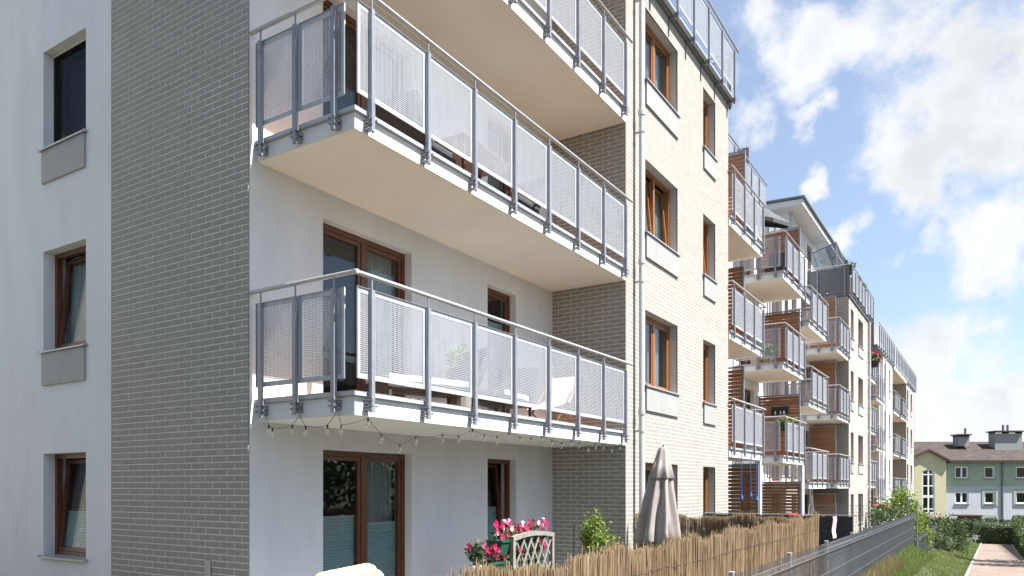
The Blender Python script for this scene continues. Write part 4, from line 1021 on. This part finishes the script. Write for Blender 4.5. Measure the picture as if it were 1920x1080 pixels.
for (px, py, lb) in ((1076, 983, 'tallest thin black stake, rising out of the yellow-green shrub'), (1097, 1035, 'short black stake just right of the yellow-green shrub'), (1118, 1028, 'rightmost short black stake before the brick return wall')):
    p = onX(px, py, -5.0); single('plant_stake', MB().tube([(p.x, p.y, -.1), tuple(p)], .009, 6), 'black', lb, 'stake', 'black plant stakes by the brick wall')
p = onX(925, 1045, -5.6); m = MB(); m.lathe((p.x, p.y, -.1), [(.11, 0), (.15, p.z+.03), (.16, p.z+.07), (.13, p.z+.07)], 16); single('grey_pot', m, 'conc', 'plain grey pot on the patio below the narrow door', 'pot')
# lounger with rolled cushions
p = onX(655, 1072, -4.6); T = Thing('garden_lounger', (-4.6, p.y, -.1), 'garden lounger with rolled yellow-green and white cushions', 'lounger')
zc = p.z-.06
m = MB(); m.tube([(-4.6, p.y-.33, zc-.015), (-4.6, p.y-.31, zc), (-4.6, p.y+.22, zc+.03), (-4.6, p.y+.24, zc+.02)], .085, 16); q_ = T.part('rolled_cushion', m, 'cushy', smooth=True)
sb_ = MB()
for yy in (-.2, .0, .14): sb_.tube([(-4.6+.088*math.cos(a), p.y+yy, zc+.012+yy*.05+.088*math.sin(a)) for a in [j*.42 for j in range(16)]], .006, 5)
link('strap', sb_.mesh('strap', 'whitep'), q_)
m = MB(); m.tube([(-4.72, p.y-.1, zc-.075), (-4.72, p.y+.47, zc-.07)], .10, 16); T.part('rolled_cushion', m, 'cushw', smooth=True)
m = MB(); m.box(-5.1, -4.45, p.y-.4, p.y+.55, zc-.24, zc-.17); T.part('seat', m, 'wick')
m = MB()
for xx in (-5.08, -4.5):
    for yy in (p.y-.38, p.y+.50): m.box(xx, xx+.03, yy, yy+.03, -.1, zc-.24)
T.part('leg', m, 'metal')

# ------------------------------------------------------------------ things on the balconies
def lounge(x, y, z, rz, label, ln=1.35):
    T = Thing('lounge_chair', (x, y, z), label, 'chair', None, rz)
    P = lambda n, mb, mat: T.part(n, mb, mat, world=False)
    m = MB(); m.box(-.32, .32, -ln/2, ln/2, .24, .32); P('seat', m, 'wick')
    m = MB(); m.prism([(ln/2-.12, .32), (ln/2, .32), (ln/2+.25, .85), (ln/2+.17, .88)], 'x', -.32, .32); P('backrest', m, 'wick')
    m = MB(); m.box(-.29, .29, -ln/2+.03, ln/2-.14, .325, .40); P('cushion', m, 'cushw')
    for a in (-.3, .26):
        for b in (-ln/2+.02, ln/2-.08): m = MB(); m.box(a, a+.04, b, b+.04, 0, .24); P('leg', m, 'wick')
zf = LT[0]+.024
lounge(-6.15, 7.55, zf, R(-18), 'dark wicker lounger with white cushion on the lowest corner balcony, nearer the corner')
lounge(-6.1, 9.3, zf, R(10), 'dark wicker lounger with white cushion on the lowest corner balcony, second from the corner', 1.1)
T = Thing('deck_chair', (-5.95, 10.6, zf), 'folding deck chair with pale striped sling near the brick wall', 'chair')
m = MB(); m.v = [(-6.2, 10.2, zf+.25), (-5.7, 10.2, zf+.25), (-5.7, 10.75, zf+.42), (-6.2, 10.75, zf+.42), (-5.7, 11.05, zf+.85), (-6.2, 11.05, zf+.85)]; m.v += [(a, b, c-.015) for a, b, c in m.v]
m.f = [(0, 1, 2, 3), (3, 2, 4, 5), (7, 6, 9, 8), (8, 9, 11, 10), (0, 6, 7, 1), (5, 4, 10, 11)]; T.part('sling', m, 'cushw')
for xx in (-6.22, -5.68):
    m = MB(); m.tube([(xx, 10.2, zf), (xx, 11.07, zf+.87)], .015, 6); m.tube([(xx+.01, 10.95, zf), (xx+.01, 10.2, zf+.27)], .015, 6); T.part('frame', m, 'wood')
T = Thing('potted_plant', (-6.2, 8.45, zf), 'leafy potted plant between the wicker loungers', 'potted plant')
T.part('pot', MB().lathe((-6.2, 8.45, zf), [(.13, 0), (.17, .34), (.15, .34)], 14), 'conc'); T.part('foliage', leaves((-6.2, 8.45, zf+.72), (.22, .25, .3), 150, .13, seed=51), 'leafL'); T.part('stem', MB().tube([(-6.2, 8.45, zf+.3), (-6.2, 8.45, zf+.7)], .012, 5), 'stem')
zf = LT[1]+.024
T = Thing('balcony_table', (-5.9, 8.2, zf), 'brown wooden table on the second corner balcony', 'table')
m = MB(); m.box(-6.2, -5.6, 7.7, 8.9, .68+zf, .71+zf); T.part('tabletop', m, 'woodd')
for a in (-6.17, -5.66):
    for b in (7.74, 8.82): T.part('leg', MB().box(a, a+.04, b, b+.04, zf, zf+.68), 'woodd')
for i, (y, r_) in enumerate(((7.3, 0), (9.35, 180))):
    lounge(-5.95, y, zf, R(r_+180), ['dark low chair beside the wooden table, corner side', 'dark low chair beside the wooden table, brick wall side'][i], .55)
# dark parasol leaning on the upper far balcony
T = Thing('dark_parasol', (-6.1, 24.3, LT[2]), 'half-open dark grey parasol above the topmost far balcony', 'parasol')
cx, cy, cz = -6.15, 24.2, LT[2]+2.35
m = MB(); n = 8; R0 = 1.05; tilt = Matrix.Rotation(R(18), 4, 'Y') @ Matrix.Rotation(R(8), 4, 'X')
rim = [Vector((math.cos(2*math.pi*i/n)*R0, math.sin(2*math.pi*i/n)*R0, -.36)) for i in range(n)]; tipv = Vector((0, 0, .05))
rim = [Vector((cx, cy, cz))+(tilt @ v) for v in rim]; tipw = Vector((cx, cy, cz))+(tilt @ tipv)
for i in range(n):
    a, b = rim[i], rim[(i+1) % n]; m.poly([tuple(tipw), tuple(a), tuple(b)]); m.quad(tuple(a), tuple(a-Vector((0, 0, .12))), tuple(b-Vector((0, 0, .12))), tuple(b))
T.part('canopy', m, 'parasold'); T.part('pole', MB().tube([(cx, cy, LT[2]), (cx, cy, cz)], .02, 8), 'metal')
def pot(x, y, z, r, h, mat, label, fl=None, lmat='leaf', n=160, cat='potted plant'):
    T = Thing('potted_plant', (x, y, z), label, cat)
    T.part('pot', MB().lathe((x, y, z), [(r*.7, 0), (r, h), (r*.85, h)], 12), mat); T.part('foliage', leaves((x, y, z+h+r*.9), (r*1.4, r*1.4, r*1.3), n, r*.7, seed=int(y*10)), lmat)
    if fl: T.part('flower', leaves((x, y, z+h+r*1.1), (r*1.5, r*1.5, r*1.2), 70, r*.5, seed=int(y*7)), fl)
pot(-5.85, 24.0, LT[1]+.03, .17, .3, 'conc', 'tall green plant on the middle far balcony', None, 'leafL', 260)
pot(-5.36, 23.9, LT[0]+.75, .13, .2, 'black', 'yellow flowers in a box at the corner of the lowest far balcony', 'yellow')
pot(-5.36, 25.0, LT[0]+.75, .13, .2, 'black', 'yellow flowers in a box mid-way along the lowest far balcony rail', 'yellow')
pot(-5.1, 42.6, LT[2]+D2+.45, .26, .28, 'black', 'hanging bowl of dusky pink flowers on the second block', 'pink')
pot(-5.35, 39.6, 10.93+D2+.62, .2, .3, 'black', 'yellow flowers on the roof terrace rail of the second block', 'yellow')
pot(-5.35, 36.1, 10.93+D2+.9, .17, .25, 'black', 'dark pot at the corner of the fabric-screened terrace', None, 'leafD')
m = MB(); m.box(-6.1, -5.55, 24.55, 25.1, LT[2]+.4, LT[2]+.48); m.prism([(25.02, LT[2]+.45), (25.12, LT[2]+.45), (25.22, LT[2]+1.05), (25.14, LT[2]+1.07)], 'x', -6.1, -5.55)
for a in (-6.08, -5.6):
    for b in (24.57, 25.05): m.box(a, a+.03, b, b+.03, LT[2]+.02, LT[2]+.4)
single('balcony_chair', m, 'wick', 'dark chair on the topmost far balcony under the parasol', 'chair')
m = MB(); m.box(-6.25, -5.7, 26.06, 26.08, LT[0]+1.42, LT[0]+1.72); o = single('wall_picture', m, 'black', 'black framed panel hung on the wooden screen', 'picture')
for i, xx in enumerate((-6.12, -5.95, -5.84)):
    m = MB(); m.lathe((xx, 26.045, LT[0]+1.46), [(.02, 0), (.035, .06), (.02, .12)], 8)
    single('white_ornament', m, 'cushw', ['leftmost small white ornament on the black panel', 'middle small white ornament on the black panel', 'rightmost small white ornament on the black panel'][i], 'ornament', 'white ornaments on the black panel')
m = MB(); m.lathe((-6.35, 27.6, LT[0]+D2+1.35), [(.02, -.02), (.42, .0), (.42, .03), (.02, .05)], 20); m.v = [(-6.35+(z-(LT[0]+D2+1.35))*1.0, y, LT[0]+D2+1.6-(x+6.35)*.7) for x, y, z in m.v]
single('blue_disc', m, 'blue', 'round blue plastic sledge stored on a balcony of the second block', 'sledge')
for i, (px, col_, l_) in enumerate(((1390, 'blue', .95), (1407, 'blue', .9), (1418, 'blue', 1.0))):
    p = onX(px, 862, -5.15); m = MB(); m.tube([(p.x, p.y, 2.5), (p.x+.01, p.y, 2.5-l_)], .008, 5); m.lathe((p.x+.01, p.y, 2.5-l_), [(.01, -.16), (.04, -.1), (.02, 0)], 8)
    single('hanging_toy', m, 'blue', ['leftmost of the three blue cord toys hanging under the balcony', 'middle one of the three blue cord toys under the balcony', 'rightmost blue cord toy, by the white column under the balcony'][i], 'toy', 'blue cord toys hanging under the balcony')
p = onX(1521, 940, -5.15); T = Thing('hanging_chair', (p.x, p.y, p.z-.4), 'macrame hanging chair under a balcony of the second block', 'chair')
m = MB(); top = 1.65
for a in (-.35, .35): m.tube([(p.x, p.y+a*.4, top), (p.x, p.y+a*.5, p.z+.25)], .012, 5); m.tube([(p.x, p.y+a*.5, p.z+.25), (p.x, p.y+a*1.3, p.z-.42)], .014, 5)
T.part('rope', m, 'greyw'); T.part('seat', MB().lathe((p.x, p.y, p.z-.5), [(.12, -.03), (.42, .0), (.44, .05), (.1, .02)], 14), 'cushw')
# glass canopy on the second block's terrace
T = Thing('glass_canopy', (-5.9, 38, 10.93+D2), 'tilted glass windbreak canopy on the roof terrace behind the fabric screen', 'canopy')
g0 = [onX(1543, 452, -6.75), onX(1577, 443, -6.3), onX(1601, 486, -6.0), onX(1556, 497, -6.5)]
g0 = [Vector((-7.0, 36.4, 13.1+D2)), Vector((-5.9, 36.4, 13.45+D2)), Vector((-5.7, 38.9, 12.4+D2)), Vector((-7.0, 38.9, 12.3+D2))]
m = MB(); m.v = [tuple(v) for v in g0]+[tuple(v-Vector((0, 0, .02))) for v in g0]; m.f = [(0, 1, 2, 3), (7, 6, 5, 4), (0, 4, 5, 1), (1, 5, 6, 2), (2, 6, 7, 3), (3, 7, 4, 0)]; T.part('glass_sheet', m, glass_mat('canopy_glass', (.55, .62, .68), 3.5))
m = MB()
for a, b in ((0, 1), (1, 2), (2, 3), (3, 0)): m.tube([tuple(g0[a]), tuple(g0[b])], .03, 6)
for v in g0: m.tube([tuple(v), (v.x, v.y, 10.93+D2)], .03, 6)
T.part('frame', m, 'metal')
# small things in the gardens
p = onX(1554, 980, -2.2); m = MB()
for j in range(8):
    for i_ in range(6):
        f_ = lambda a, b: (-2.13+.012*math.sin(a*2.1+b), p.y-.05+a*.05-b*.006, 1.27-b*.043)
        m.quad(f_(i_, j), f_(i_+1, j), f_(i_+1, j+1), f_(i_, j+1)); m.quad(*[(q[0]-.004, q[1], q[2]) for q in (f_(i_, j+1), f_(i_+1, j+1), f_(i_+1, j), f_(i_, j))])
single('pink_cloth', m, pmat('faded_pink_cloth', (.55, .17, .22), .9, var=.5, vscale=14, c2=(.7, .66, .66)), 'faded pink and white cloth pegged to the fence post where the grey sheet begins', 'cloth')
p = onX(1652, 950, -4.6); m = MB(); m.lathe((p.x, p.y, p.z), [(.15, -.15), (.34, -.06), (.38, .08), (.06, .12)], 8); single('orange_toy', m, 'orange', 'orange plastic toy slide top in the garden before the white wing', 'toy')
p = onX(1485, 967, -4.4); m = MB(); m.lathe((p.x, p.y, p.z), [(.1, -.12), (.24, -.02), (.22, .04), (.05, .06)], 10); single('red_toy', m, 'redp', 'red plastic toy lying behind the reed screen', 'toy')
p = onX(1710, 950, -1.9)
m = MB(); m.tube([(-2.05, 27.6, -.9), (-2.05, 27.6, 1.3)], .02, 8); single('thin_pole', m, 'wire', 'thin grey pole at the end of the fence', 'pole')
m = MB(); m.box(-.98, -.92, 58.5, 58.56, -2.3, -1.5); m.box(-1.12, -.8, 58.47, 58.5, -1.75, -1.45)
single('small_sign', m, 'whitep', 'small white sign plate on a post beside the end of the path', 'sign')
